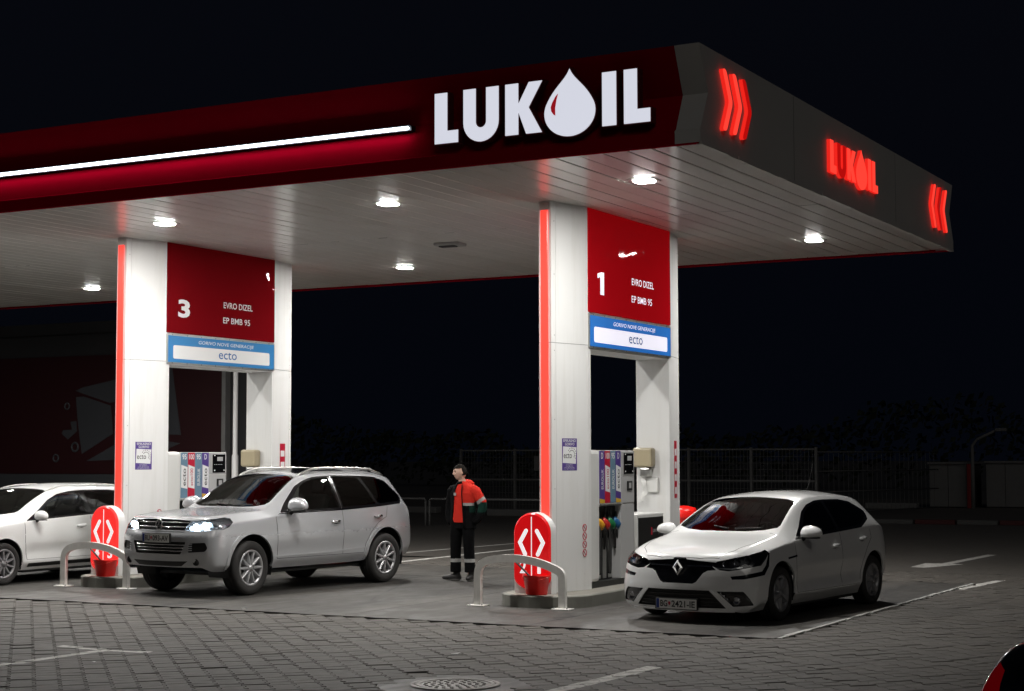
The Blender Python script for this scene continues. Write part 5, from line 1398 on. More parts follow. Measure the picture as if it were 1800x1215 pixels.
    car.cut('grille', [car.F(y, z)[0] for y, z in [(-.19, .455), (.19, .455), (.235, .475), (.31, .575), (.36, .605), (.46, .615), (.41, .66), (.45, .700), (.25, .715), (.09, .728), (.07, .75), (-.07, .75), (-.09, .728), (-.25, .715), (-.45, .700), (-.41, .66), (-.46, .615), (-.36, .605), (-.31, .575), (-.235, .475)]], (1, 0, .2), facing=-.1)
    car.cut('lowgrille', [car.F(y, z)[0] for y, z in rpoly([(-.58, .185), (.58, .185), (.40, .385), (-.40, .385)], .015)], (1, 0, 0))
    ws = [(1.135, 0), (1.15, .3), (1.20, .52), (1.275, .655), (1.34, .668), (1.62, .622), (1.90, .578), (1.99, .545), (2.015, .44), (1.99, .2), (1.985, 0)]
    ws = ws+[(a, -b) for a, b in ws[-2:0:-1]]
    car.cut('windscreen', [car.T(a, b)[0] for a, b in ws], (.6, 0, .8))
    car.cut('rearglass', [car.B(y, z)[0] for y, z in [(-.56, 1.06), (.56, 1.06), (.48, 1.26), (-.48, 1.26)]], (-1, 0, .6))
    hood = [(.085, 0), (.10, .25), (.15, .47), (.30, .60), (.6, .675), (.95, .70), (1.13, .70), (1.15, .62), (1.11, .3), (1.10, 0)]
    hood = hood+[(a, -b) for a, b in hood[-2:0:-1]]
    car.cut('hood', [car.T(a, b)[0] for a, b in hood], (0, 0, 1))
    parts = [('body', 'body', 'white', {}), ('hood', 'bonnet', 'white', {}), ('windscreen', 'windscreen', 'glass', {}), ('rearglass', 'rear_window', 'privacy', {}),
             ('grille', 'grille', 'blackgloss', dict(push=.025, pushdir=(1, 0, 0), walls=True)), ('lowgrille', 'lower_grille', 'black', dict(push=.03, pushdir=(1, 0, 0), walls=True))]
    for q in 'lr':
        parts += [('glassf'+q, 'side_window', 'glass', {}), ('glassr'+q, 'side_window', 'privacy', {}), ('frame'+q, 'window_frame', 'blackgloss', {}), ('band'+q, 'lamp_band', 'blackgloss', {}),
                  ('fogpod'+q, 'fog_pod', 'blackgloss', dict(push=.02, pushdir=(1, 0, 0), walls=True))]
    finish(car, e, 'white', parts)
    for sd, q in ((1, 'l'), (-1, 'r')):
        da = car.extract('door_a'+q, 'door', 'white', e); db = car.extract('door_b'+q, 'door', 'white', e)
        seam(car, da, [(1.33, .30), (1.275, .60), (1.29, .89)], sd); seam(car, da, [(2.606, .30), (2.597, .955)], sd); seam(car, da, [(1.33, .30), (3.14, .30)], sd, .005)
        seam(car, db, [(3.51, 1.01), (3.515, .86), (3.36, .74), (3.22, .58), (3.16, .42), (3.14, .30)], sd)
        handle(car, da, 2.30, .80, sd, 'white'); handle(car, db, 3.14, .855, sd, 'white')
        mirror(car, e, 1.52, 1.0, .99, sd, 'white', (.105, .135, .082))
        # fender vent trim
        P, N = car.side_line([(1.06, .715), (1.30, .735)], sd); a = MB(); a.ribbon(P, N, .022, .004, .004); a.build('fender_trim', 'blackgloss', e)
        P, N = car.side_line([(1.13, .728), (1.29, .742)], sd); a = MB(); a.ribbon(P, N, .007, .006, .004); a.build('fender_trim', 'chrome', e)
        ln = car.extract('lamp'+q, 'headlight', 'lens', e)
        car.extract('lamp'+q, 'lamp_bowl', 'lamp_dark', ln, push=.07, pushdir=(1, sd*.5, 0), walls=True)
        for y, z in ((.55, .68), (.665, .70), (.76, .725)):
            h, n = car.F(sd*y, z); a = MB(); a.lathe([(0, -.03), (.030, -.02), (.042, .012), (.046, .012)], h+Vector((-.05, -sd*.012, 0)), 'X', 18); a.build('reflector', 'lamp_bowl', ln)
        P, N = car.front_line([(sd*.44, .635), (sd*.52, .632), (sd*.62, .628), (sd*.73, .648)]); a = MB(); a.ribbon([p-Vector((.012, 0, 0)) for p in P], N, .014, .003, .006); a.build('light_guide', 'alu', ln)
        h, n = car.F(sd*.685, .275); a = MB(); a.lathe([(0, .0), (.034, .002), (.042, .008), (.046, -.01)], h+Vector((-.010, 0, 0)), 'X', 18); a.build('fog_lamp', 'lamp_bowl', e)
        P, N = car.front_line([(sd*.41, .385), (sd*.50, .30), (sd*.585, .195)]); a = MB(); a.ribbon(P, N, .022, .006, .004); a.build('bumper_blade', 'white', e)
        for z, w0, w1 in ((.655, .10, .40), (.695, .11, .43)):
            P, N = car.front_line([(sd*w0, z), (sd*w1, z)]); a = MB(); a.ribbon([p-Vector((.010, 0, 0)) for p in P], N, .006, .003, .006); a.build('grille_bar', 'chrome' if z < .67 else 'blackgloss', e)
    for k in range(4):
        P, N = car.front_line([(-.52+.025*k, .215+.04*k), (.52-.025*k, .215+.04*k)]); a = MB(); a.ribbon([p-Vector((.014, 0, 0)) for p in P], N, .007, .003, .01); a.build('grille_bar', 'blackgloss', e)
    P, N = car.front_line([(-.66, .150), (.66, .150)]); a = MB(); a.ribbon(P, N, .020, .006, .012); a.build('bumper_lip', 'white', e)
    # lozenge emblem
    h, n = car.F(0, .632); C = h+Vector((.030, 0, 0)); em = MB()
    o_ = [(0, .090), (.068, 0), (0, -.090), (-.068, 0)]; i_ = [(0, .046), (.030, 0), (0, -.046), (-.030, 0)]
    vs = [C+Vector((0, y, z)) for y, z in o_]+[C+Vector((.012, y*.72, z*.72)) for y, z in o_]+[C+Vector((0, y, z)) for y, z in i_]+[C+Vector((-.03, y, z)) for y, z in o_]
    em.add(vs, [(k+i, k+(i+1) % 4, k+4+(i+1) % 4, k+4+i) for k in (0, 4) for i in range(4)]+[(i, (i+1) % 4, 12+(i+1) % 4, 12+i) for i in range(4)]); em.build('emblem', 'chrome', e)
    h, n = car.F(0, .255); number_plate(e, Vector((h.x+.016, 0, .222)), (1, 0, 0), ('BG', '2421-IE'))
    for k in (-1, 1):
        P, N = car.top_line([(1.175, k*.05+.1), (1.225, k*.32+.16)]); a = MB(); a.tube([p+n*.012 for p, n in zip(P, N)], .007, 6); a.build('wiper', 'black', e)
    h, n = car.T(3.45, .02); a = MB(); a.tube([h, h+Vector((-.10, 0, .10)), h+Vector((-.20, 0, .36))], [.005, .003, .0018], 6); a.build('antenna', 'black', e)
    a = MB(); a.box(car.XF-1.62, car.XF-1.16, -.70, .70, .74, .93, .06); a.build('dashboard', 'interior', e)
    seats(car, e, .45, 2.0, 2.8, .36, .98); steering(car, e, 1.68, .94, .36)
    add_common(car, e, spec)
    P, N = car.top_line(hood[:8]); P2, N2 = car.top_line([(a, -b) for a, b in hood[:8]])
    a = MB(); a.ribbon(P, N, .007, .0012, .004); a.ribbon(P2, N2, .007, .0012, .004); a.build('bonnet_seam', 'black', e)  # bonnet gap shade drawn as black strips on the surface
hatch()

# ---------------- white estate car, mostly hidden behind the left column
def estate():
    rows = [
     (0.00, .60, .20, .70, .26, .745, .45, .70, .66, .56, .76, .79),
     (0.04, .69, .18, .785, .25, .815, .47, .775, .70, .61, .80, .83),
     (0.12, .74, .18, .83, .26, .855, .50, .82, .745, .65, .84, .865),
     (0.30, .78, .18, .86, .28, .885, .55, .85, .80, .69, .885, .91),
     (0.60, .80, .19, .88, .30, .900, .58, .865, .855, .72, .93, .955),
     (0.95, .81, .20, .885, .32, .908, .62, .868, .90, .735, .975, 1.0),
     (1.12, .81, .20, .885, .32, .908, .62, .868, .915, .735, 1.0, 1.03),
     (1.30, .81, .20, .885, .32, .908, .63, .867, .93, .715, 1.07, 1.13),
     (1.60, .81, .20, .885, .32, .908, .64, .865, .95, .665, 1.22, 1.28),
     (1.95, .81, .20, .885, .32, .908, .65, .862, .97, .620, 1.36, 1.42),
     (2.25, .81, .20, .885, .32, .907, .65, .860, .985, .60, 1.42, 1.475),
     (2.70, .81, .20, .885, .33, .907, .66, .858, 1.005, .59, 1.445, 1.505),
     (3.40, .81, .21, .885, .34, .908, .68, .860, 1.03, .575, 1.435, 1.50),
     (4.00, .80, .23, .88, .36, .900, .69, .85, 1.045, .555, 1.395, 1.465),
     (4.25, .78, .25, .865, .38, .885, .69, .83, 1.04, .54, 1.34, 1.42),
     (4.38, .76, .27, .845, .40, .865, .68, .81, 1.02, .56, 1.20, 1.26),
     (4.47, .72, .29, .81, .42, .83, .67, .78, .98, .60, 1.04, 1.07),
     (4.53, .66, .31, .75, .44, .77, .65, .72, .93, .57, .97, .99),
     (4.56, .60, .34, .69, .46, .71, .63, .66, .88, .53, .91, .925)]
    car = Car(rows, 4.56, 2.648, .88, kf=.32, kr=.2, nose=((.1, .06), (.3, 0), (.5, .01), (.7, .06), (.9, .11)), tail=((.2, .08), (.5, 0), (.7, .03), (.9, .08), (1.5, .2)))
    spec = dict(r=.318, rr=.222, tw=.205, track=.893, nsp=10, rim='rim_dark', style='ten', ra=.365, az=.02, lip=.003, lipw=.02, lipmat='white2', zu=.16, zlow=.22, steer=0)
    e = place_car('estate_car', (-18.84, 18.42), .03, .893, 2.648, 'white estate car half hidden behind the pump column')
    arches(car, spec)
    for sd, q in ((1, 'l'), (-1, 'r')):
        car.cut('glassf'+q, car.side_outline([(1.62, .995), (1.92, 1.225), (2.15, 1.315), (2.40, 1.355), (2.62, 1.368), (2.64, 1.035)], sd, .03), (0, sd, .3))
        car.cut('glassr'+q, car.side_outline([(2.73, 1.04), (2.715, 1.370), (3.3, 1.365), (3.50, 1.34), (3.56, 1.085)], sd, .035), (0, sd, .3))
        car.cut('glassq'+q, car.side_outline([(3.63, 1.09), (3.58, 1.33), (3.95, 1.295), (4.10, 1.16), (4.06, 1.11)], sd, .035), (0, sd, .3))
        car.cut('frame'+q, car.side_outline([(1.33, .945), (1.60, 1.075), (1.90, 1.252), (2.13, 1.340), (2.40, 1.382), (2.70, 1.396), (3.3, 1.390), (3.95, 1.322), (4.16, 1.16), (4.08, 1.075), (3.5, 1.045), (2.6, 1.005), (1.6, .958)], sd, .03), (0, sd, .3))
        car.cut('door_a'+q, car.side_outline([(1.33, .36), (1.27, .64), (1.29, .92), (2.67, .99), (2.69, .36)], sd, .04), (0, sd, 0))
        car.cut('door_b'+q, car.side_outline([(2.702, .36), (2.685, .99), (3.56, 1.03), (3.54, .86), (3.36, .76), (3.20, .60), (3.14, .36)], sd, .04), (0, sd, 0))
        ho = [car.F(sd*.44, .72)[0], car.F(sd*.52, .78)[0], car.Sd(.32, .84, sd)[0], car.Sd(.58, .885, sd)[0], car.Sd(.62, .86, sd)[0], car.Sd(.45, .74, sd)[0], car.F(sd*.68, .69)[0]]
        car.cut('lamp'+q, ho, (1, sd*.85, .15))
    car.cut('grille', [car.F(y, z)[0] for y, z in [(-.40, .28), (.40, .28), (.52, .56), (-.52, .56)]], (1, 0, 0))
    ws = [(1.135, 0), (1.15, .3), (1.20, .52), (1.275, .665), (1.34, .678), (1.62, .632), (1.92, .588), (2.01, .555), (2.035, .44), (2.01, .2), (2.0, 0)]
    ws = ws+[(a, -b) for a, b in ws[-2:0:-1]]
    car.cut('windscreen', [car.T(a, b)[0] for a, b in ws], (.6, 0, .8))
    hood = [(.085, 0), (.10, .25), (.15, .47), (.30, .60), (.6, .675), (.95, .71), (1.13, .71), (1.15, .62), (1.11, .3), (1.10, 0)]
    hood = hood+[(a, -b) for a, b in hood[-2:0:-1]]
    car.cut('hood', [car.T(a, b)[0] for a, b in hood], (0, 0, 1))
    parts = [('body', 'body', 'white2', {}), ('hood', 'bonnet', 'white2', {}), ('windscreen', 'windscreen', 'glass', {}), ('grille', 'grille', 'black', dict(push=.03, pushdir=(1, 0, 0), walls=True))]
    for q in 'lr': parts += [('glassf'+q, 'side_window', 'glass', {}), ('glassr'+q, 'side_window', 'glass', {}), ('glassq'+q, 'side_window', 'privacy', {}), ('frame'+q, 'window_frame', 'blackgloss', {})]
    finish(car, e, 'white2', parts)
    for sd, q in ((1, 'l'), (-1, 'r')):
        da = car.extract('door_a'+q, 'door', 'white2', e); db = car.extract('door_b'+q, 'door', 'white2', e)
        seam(car, da, [(1.33, .36), (1.275, .64), (1.29, .92)], sd); seam(car, da, [(2.696, .36), (2.68, .99)], sd); seam(car, da, [(1.33, .36), (3.14, .36)], sd, .005)
        handle(car, da, 2.36, .835, sd, 'white2'); handle(car, db, 3.20, .88, sd, 'white2')
        mirror(car, e, 1.53, 1.02, .985, sd, 'white2', (.095, .12, .08))
        P = []
        for k in range(21):
            t = k/20; s_ = 1.98+2.1*t; h, n = car.T(s_, sd*.56); P.append(h+Vector((0, 0, .022*min(1, 6*t, 6*(1-t))+.003)))
        a = MB(); a.tube(P, .011, 8); a.build('roof_rail', 'alu', e)
        ln = car.extract('lamp'+q, 'headlight', 'lens', e); car.extract('lamp'+q, 'lamp_bowl', 'lamp_bowl', ln, push=.06, pushdir=(1, sd*.5, 0), walls=True)
        P, N = car.side_line([(1.15, .735), (2.0, .80), (3.2, .865)], sd); a = MB(); a.ribbon(P, N, .012, .003, .004); a.build('side_crease', 'white2', e)
        P, N = car.side_line([(1.36, .275), (3.08, .285)], sd); a = MB(); a.ribbon(P, N, .07, .004, .01); a.build('sill', 'black', e)
    a = MB(); a.box(car.XF-1.62, car.XF-1.16, -.70, .70, .78, .965, .06); a.build('dashboard', 'interior', e)
    seats(car, e, .48, 2.0, 2.85, .36, .98); steering(car, e, 1.68, .97, .36)
    add_common(car, e, spec)
estate()

# ---------------- black hatchback whose rear corner reaches into the picture
def small():
    rows = [
     (0.00, .55, .20, .64, .27, .68, .45, .64, .64, .52, .74, .77),
     (0.06, .66, .18, .74, .26, .77, .48, .73, .70, .58, .80, .83),
     (0.30, .74, .18, .80, .28, .83, .54, .79, .80, .64, .90, .93),
     (0.90, .76, .19, .82, .31, .845, .60, .80, .91, .67, .99, 1.02),
     (1.10, .76, .19, .82, .31, .845, .61, .80, .93, .66, 1.05, 1.09),
     (1.60, .76, .19, .82, .31, .845, .62, .80, .96, .60, 1.30, 1.35),
     (1.95, .76, .19, .82, .31, .845, .63, .80, .98, .58, 1.40, 1.45),
     (2.50, .76, .19, .82, .31, .845, .64, .795, .99, .575, 1.435, 1.49),
     (3.20, .76, .20, .82, .33, .843, .66, .79, 1.00, .56, 1.39, 1.445),
     (3.66, .75, .22, .81, .35, .835, .68, .80, 1.02, .640, 1.345, 1.395),
     (3.80, .74, .24, .805, .36, .825, .69, .80, 1.03, .690, 1.25, 1.30),
     (3.92, .73, .26, .795, .38, .815, .69, .79, 1.00, .715, 1.12, 1.15),
     (3.99, .68, .28, .75, .40, .77, .67, .735, .95, .62, .99, 1.01),
     (4.03, .62, .31, .70, .43, .72, .65, .68, .90, .56, .93, .945)]
    car = Car(rows, 4.03, 2.51, .80, kf=.3, kr=.12, tail=((.2, .08), (.5, 0), (.7, .02), (.9, .06), (1.5, .10)))
    spec = dict(r=.30, rr=.205, tw=.185, track=.835, nsp=10, rim='rim', style='ten', ra=.345, az=.02, lip=.003, lipw=.02, lipmat='blackpaint', zu=.16, zlow=.24)
    e = empty('black_car', (-.455, 6.63, .005), R(90)+.0, 'glossy black hatchback seen from behind with tall red tail lights', 'car')
    arches(car, spec)
    for sd, q in ((1, 'l'), (-1, 'r')):
        car.cut('frame'+q, car.side_outline([(1.33, .955), (1.60, 1.15), (1.92, 1.325), (2.5, 1.375), (3.2, 1.36), (3.5, 1.30), (3.58, 1.12), (3.4, 1.03)], sd, .03), (0, sd, .3))
        car.cut('tail'+q, [car.B(sd*y, z)[0] for y, z in ((.62, .90), (.77, .92), (.79, 1.05), (.765, 1.22), (.70, 1.325), (.64, 1.29), (.63, 1.10))], (-1, sd*.75, .15))
    car.cut('rearglass', [car.B(y, z)[0] for y, z in rpoly([(-.60, 1.05), (.60, 1.05), (.575, 1.325), (-.575, 1.325)], .05)], (-1, 0, .5))
    ws = [(1.12, 0), (1.2, .55), (1.28, .60), (1.9, .54), (1.95, .45), (1.93, 0)]; ws = ws+[(a, -b) for a, b in ws[-2:0:-1]]
    car.cut('windscreen', [car.T(a, b)[0] for a, b in ws], (.6, 0, .8))
    parts = [('body', 'body', 'blackpaint', {}), ('windscreen', 'windscreen', 'privacy', {}), ('rearglass', 'rear_window', 'privacy', {})]
    for q in 'lr': parts += [('frame'+q, 'side_window', 'privacy', {}), ('tail'+q, 'tail_light', 'tail', {})]
    finish(car, e, 'blackpaint', parts)
    P = [car.T(3.68, y)[0] for y in [-.56+.07*k for k in range(17)]]
    a = MB(); v = []
    for p in P: v += [p+Vector((.10, 0, .004)), p+Vector((-.06, 0, .010)), p+Vector((-.17, 0, -.018)), p+Vector((-.165, 0, -.035)), p+Vector((-.05, 0, -.03))]
    a.add(v, [(5*i+k, 5*i+k+1, 5*i+k+6, 5*i+k+5) for i in range(16) for k in range(4)], True); a.build('roof_spoiler', 'blackpaint', e)
    P = [car.B(y, 1.045)[0]+Vector((-.008, 0, 0)) for y in [-.5+.1*k for k in range(11)]]; a = MB(); a.tube(P, .006, 6); a.build('hatch_trim', 'chrome', e)
    P = [car.B(.585-.09*t, 1.07+.25*t) for t in (0, .25, .5, .75, 1)]; a = MB(); a.tube([p+n*.002 for p, n in P], .004, 6); a.build('window_seal', 'chrome', e)
    add_common(car, e, spec)
small()
# ------------------------------------------------------------------ attendant
def remesh(mb, voxel, smooth=4):
    me = bpy.data.meshes.new('tmp'); me.from_pydata(mb.v, [], mb.f); bm = bmesh.new(); bm.from_mesh(me); bmesh.ops.recalc_face_normals(bm, faces=bm.faces); bm.to_mesh(me); bm.free()
    o = bpy.data.objects.new('tmp', me); COL.objects.link(o)
    r = o.modifiers.new('r', 'REMESH'); r.mode = 'VOXEL'; r.voxel_size = voxel; r.use_smooth_shade = True
    s_ = o.modifiers.new('s', 'SMOOTH'); s_.iterations = smooth; s_.factor = .5
    dg = bpy.context.evaluated_depsgraph_get(); out = bpy.data.meshes.new_from_object(o.evaluated_get(dg)); bpy.data.objects.remove(o); bpy.data.meshes.remove(me)
    return out
def mesh_obj(me, name, mats, parent, pick=None):
    me.name = name; me.materials.clear()
    for m_ in mats: me.materials.append(M[m_] if isinstance(m_, str) else m_)
    for p in me.polygons:
        p.use_smooth = True
        if pick: p.material_index = pick(p.center)
    return link(bpy.data.objects.new(name, me), parent)
M['skin'] = pr('skin', (.66, .42, .32), .5, noise=.1, nscale=20)
M['hair'] = pr('short_dark_hair', (.012, .010, .008), .8, spec=.1, bump=.5, bscale=120)
M['cloth_red'] = pr('red_work_cloth', (.62, .030, .018), .85, spec=.15, noise=.12, nscale=12, bump=.5, bscale=25)
M['cloth_black'] = pr('black_work_cloth', (.0045, .0045, .005), .9, spec=.08, bump=.5, bscale=25)
M['cloth_green'] = pr('dark_green_work_cloth', (.008, .032, .024), .9, spec=.08, bump=.4, bscale=25)
M['reflective'] = pr('reflective_band', (.34, .34, .33), .6)
M['boot'] = pr('black_boot', (.014, .013, .013), .5); M['sole'] = pr('grey_sole', (.30, .29, .28), .7); M['eye'] = pr('eye_dark', (.02, .015, .012), .2)
def ell_tube(mb, pts, rad, n=18, wr=0, seed=0):
    """limb: pts centre line, rad (rx,ry) per point, ring horizontal-ish, small folds"""
    pts = [Vector(p) for p in pts]; P = []; Rr = []
    k = 6
    for i in range(len(pts)-1):
        for j in range(k):
            t = j/k; P.append(pts[i].lerp(pts[i+1], t)); Rr.append((rad[i][0]*(1-t)+rad[i+1][0]*t, rad[i][1]*(1-t)+rad[i+1][1]*t))
    P.append(pts[-1]); Rr.append(rad[-1])
    for _ in range(3):
        P = [P[0]]+[(P[i-1]+P[i]*2+P[i+1])/4 for i in range(1, len(P)-1)]+[P[-1]]
    rn = random.Random(seed); vs = []; m = len(P)
    for i, p in enumerate(P):
        d = (P[min(i+1, m-1)]-P[max(i-1, 0)]).normalized(); e1 = Vector((1, 0, 0)); e1 = (e1-d*e1.dot(d)).normalized(); e2 = d.cross(e1)
        for q in range(n):
            t = 2*math.pi*q/n; f = 1+wr*math.sin(i*1.7+q*.9+seed)+wr*.6*math.sin(i*3.1-q*1.3+seed*2)
            vs.append(p+e1*Rr[i][0]*f*math.cos(t)+e2*Rr[i][1]*f*math.sin(t))
    fs = [(i*n+q, i*n+(q+1) % n, (i+1)*n+(q+1) % n, (i+1)*n+q) for i in range(m-1) for q in range(n)]+[tuple(range(n-1, -1, -1)), tuple((m-1)*n+q for q in range(n))]
    mb.add(vs, fs, True)
def person():
    e = empty('person', (-13.16, 22.36, .005), .02, 'worker in red shirt and open dark jacket standing near the SUV, looking towards it', 'person')
    HR = Matrix.Translation((-.03, -.045, 1.672)) @ Matrix.Rotation(R(-44), 4, 'Z') @ Matrix.Rotation(R(6), 4, 'X')
    def face(p):
        x, y, z = p; u = z/.118
        w = 1-.20*max(0, -u)**1.6                       # jaw narrows
        x *= w; y *= 1-.10*max(0, -u)
        g = lambda cx, cz, sx, sz: math.exp(-((x-cx)/sx)**2-((z-cz)/sz)**2)
        if y < 0:
            y -= .026*g(0, -.018, .013, .020)+.010*g(0, .008, .010, .022)   # nose
            y -= .009*g(0, .034, .045, .010)            # brow
            y += .013*(g(.030, .016, .014, .011)+g(-.030, .016, .014, .011))
            y -= .008*g(0, -.056, .022, .007)+.007*g(0, -.068, .020, .006)
            y -= .014*g(0, -.096, .026, .016)           # chin
            y -= .006*(g(.042, -.010, .016, .02)+g(-.042, -.010, .016, .02))
        else:
            y += .012*max(0, math.cos(u*1.4))
        return Vector((x, y, z))
    hd = MB(); hd.ellipsoid((0, 0, 0), (.078, .098, .122), 48, 40, 1, face)
    for sd in (-1, 1): hd.ellipsoid((sd*.077, .012, -.004), (.010, .020, .030), 10, 8)
    b = MB(); b.add([HR @ Vector(p) for p in hd.v], hd.f)
    ell_tube(b, [(0, .01, 1.40), (-.003, .0, 1.50), (-.02, -.025, 1.60)], [(.07, .065), (.056, .058), (.052, .056)])
    ell_tube(b, [(0, 0, .90), (0, 0, 1.15), (0, 0, 1.36), (0, 0, 1.46)], [(.13, .09), (.13, .09), (.15, .095), (.10, .07)])
    for sd, el, wr_ in ((1, (.325, .07, 1.17), (.28, .04, 1.02)), (-1, (-.285, .06, 1.16), (-.262, .03, 1.01))):
        ell_tube(b, [(sd*.13, 0, 1.42), (sd*.185, .01, 1.41), el, wr_, (wr_[0]-sd*.02, wr_[1]-.01, .96)], [(.05, .05), (.05, .05), (.036, .036), (.028, .028), (.035, .03)])
        ell_tube(b, [(sd*.09, 0, .95), (sd*.105, 0, .50), (sd*.115, .02, .09)], [(.08, .08), (.05, .05), (.035, .04)])
    mesh_obj(remesh(b, .0075, 3), 'body', ['skin'], e)
    # hair
    h = MB(); hh = MB(); hh.ellipsoid((0, .002, .004), (.084, .103, .126), 40, 30, 1, face)
    keep = []
    for f in hh.f:
        c = sum((Vector(hh.v[i]) for i in f), Vector())/4
        if c.z > .062-.25*max(0, c.y) or (c.y > .018 and c.z > -.045): keep.append(f)
    h.add([HR @ Vector(p) for p in hh.v], keep, True); h.build('hair', 'hair', e)
    ey = MB()
    for sd in (-1, 1): ey.ellipsoid(HR @ Vector((sd*.030, -.078, .016)), (.010, .010, .006), 10, 6)
    ey.build('eye', 'eye', e)
    br = MB()
    for sd in (-1, 1): br.tube([HR @ Vector((sd*.014, -.092, .034)), HR @ Vector((sd*.034, -.088, .038)), HR @ Vector((sd*.052, -.072, .032))], .0035, 6)
    br.build('eyebrow', 'hair', e)
    # trousers
    t = MB()
    ell_tube(t, [(0, 0, .80), (0, 0, .92), (0, 0, 1.04)], [(.175, .115), (.175, .12), (.165, .115)])
    ell_tube(t, [(.095, 0, .93), (.105, -.012, .72), (.112, -.012, .50), (.118, .008, .28), (.122, .012, .135)], [(.098, .112), (.094, .10), (.083, .09), (.082, .088), (.085, .09)], wr=.022, seed=1)
    ell_tube(t, [(-.095, 0, .93), (-.112, -.012, .72), (-.122, -.012, .50), (-.13, .008, .28), (-.135, .012, .135)], [(.098, .112), (.094, .10), (.083, .09), (.082, .088), (.085, .09)], wr=.022, seed=2)
    def bands(c): return 1 if .285 < c.z < .345 else 0
    mesh_obj(remesh(t, .0105, 2), 'trousers', ['cloth_black', 'reflective'], e, bands)
    # boots
    for sd, x, rz in ((1, .128, .25), (-1, -.14, -.95)):
        q = MB(); q.ellipsoid((0, -.055, .045), (.052, .155, .055), 18, 12, .75, lambda p: Vector((p.x*(1-.15*(p.y < -.05)), p.y, p.z*(1 if p.y > -.02 else .72))))
        ell_tube(q, [(0, .03, .05), (0, .02, .12), (0, .015, .20)], [(.052, .06), (.05, .055), (.052, .056)])
        me = remesh(q, .009, 2); bo = mesh_obj(me, 'boot', ['boot', 'sole'], e, lambda c: 1 if c.z < .022 else 0); bo.location = (x, .012, .004); bo.rotation_euler = (0, 0, rz)
    # shirt
    s_ = MB(); ell_tube(s_, [(0, -.004, .90), (0, -.004, 1.10), (0, -.004, 1.32), (0, .0, 1.44), (0, .005, 1.51)], [(.185, .130), (.175, .122), (.185, .125), (.13, .095), (.066, .066)], n=28, wr=.012, seed=5)
    sh = mesh_obj(remesh(s_, .010, 2), 'shirt', ['cloth_red'], e)
    lg = MB(); lg.box(-.085, -.045, -.143, -.135, 1.315, 1.36); lg.build('shirt_badge', 'reflective', sh)
    # jacket, open in front, hands in its pockets
    j = MB(); ell_tube(j, [(0, .008, .80), (0, .008, 1.0), (0, .008, 1.20), (0, .008, 1.36), (0, .012, 1.45), (0, .02, 1.53)], [(.222, .152), (.210, .146), (.206, .143), (.214, .144), (.160, .116), (.088, .085)], n=32, wr=.016, seed=3)
    ell_tube(j, [(.12, .01, 1.41), (.195, .015, 1.40), (.325, .075, 1.175), (.275, .03, .97), (.20, -.02, .90)], [(.07, .085), (.085, .088), (.072, .070), (.060, .058), (.050, .045)], wr=.03, seed=7)
    ell_tube(j, [(-.12, .01, 1.41), (-.19, .015, 1.40), (-.268, .065, 1.165), (-.255, .02, .96), (-.195, -.02, .89)], [(.07, .085), (.082, .085), (.070, .068), (.060, .058), (.050, .045)], wr=.03, seed=9)
    j.ellipsoid((.015, .085, 1.50), (.135, .075, .065), 18, 10)
    ell_tube(j, [(.06, -.055, 1.42), (.085, .01, 1.515), (.06, .07, 1.54)], [(.028, .022), (.030, .030), (.03, .03)])
    me = remesh(j, .0105, 2)
    bm = bmesh.new(); bm.from_mesh(me); dl = []
    for f in bm.faces:
        c = f.calc_center_median()
        if c.y < -.03 and c.z < 1.50:
            t_ = (c.z-.80)/.70; lo = -.125-.02*(1-t_)+.06*t_; hi = .060+.03*(1-t_)-.015*t_
            if lo < c.x < hi and f.normal.y < .2: dl.append(f)
        elif c.z < .815 and f.normal.z < -.6: dl.append(f)
    bmesh.ops.delete(bm, geom=dl, context='FACES'); bm.to_mesh(me); bm.free()
    def jm(c):
        x, y, z = c
        if x > .16 and z < 1.40:      # left sleeve
            d = (Vector((x, y, z))-Vector((.195, .015, 1.40))).dot(Vector((.15, .06, -.225)).normalized())
            if x > .205 or z < 1.16:
                if .165 < d < .215 and z > 1.18: return 2
                if z < 1.215: return 3 if z > 1.06 else 0
        if x > .03 and z > 1.205: return 1
        if z > 1.46 and y > .03: return 1
        if x > .03 and 1.16 < z <= 1.205 and y < 0: return 2
        return 0
    jk = mesh_obj(me, 'jacket', ['cloth_black', 'cloth_red', 'reflective', 'cloth_green'], e, jm)
    so_ = jk.modifiers.new('thickness', 'SOLIDIFY'); so_.thickness = .008; so_.offset = -1
    zp = MB(); zp.tube([(.066+.03*(1-t)-.015*t, -.146+.05*max(0, t-.8)*3, .82+.66*t) for t in [i/10 for i in range(11)]], .010, 6); zp.build('zip_flap', 'cloth_black', jk)
person()
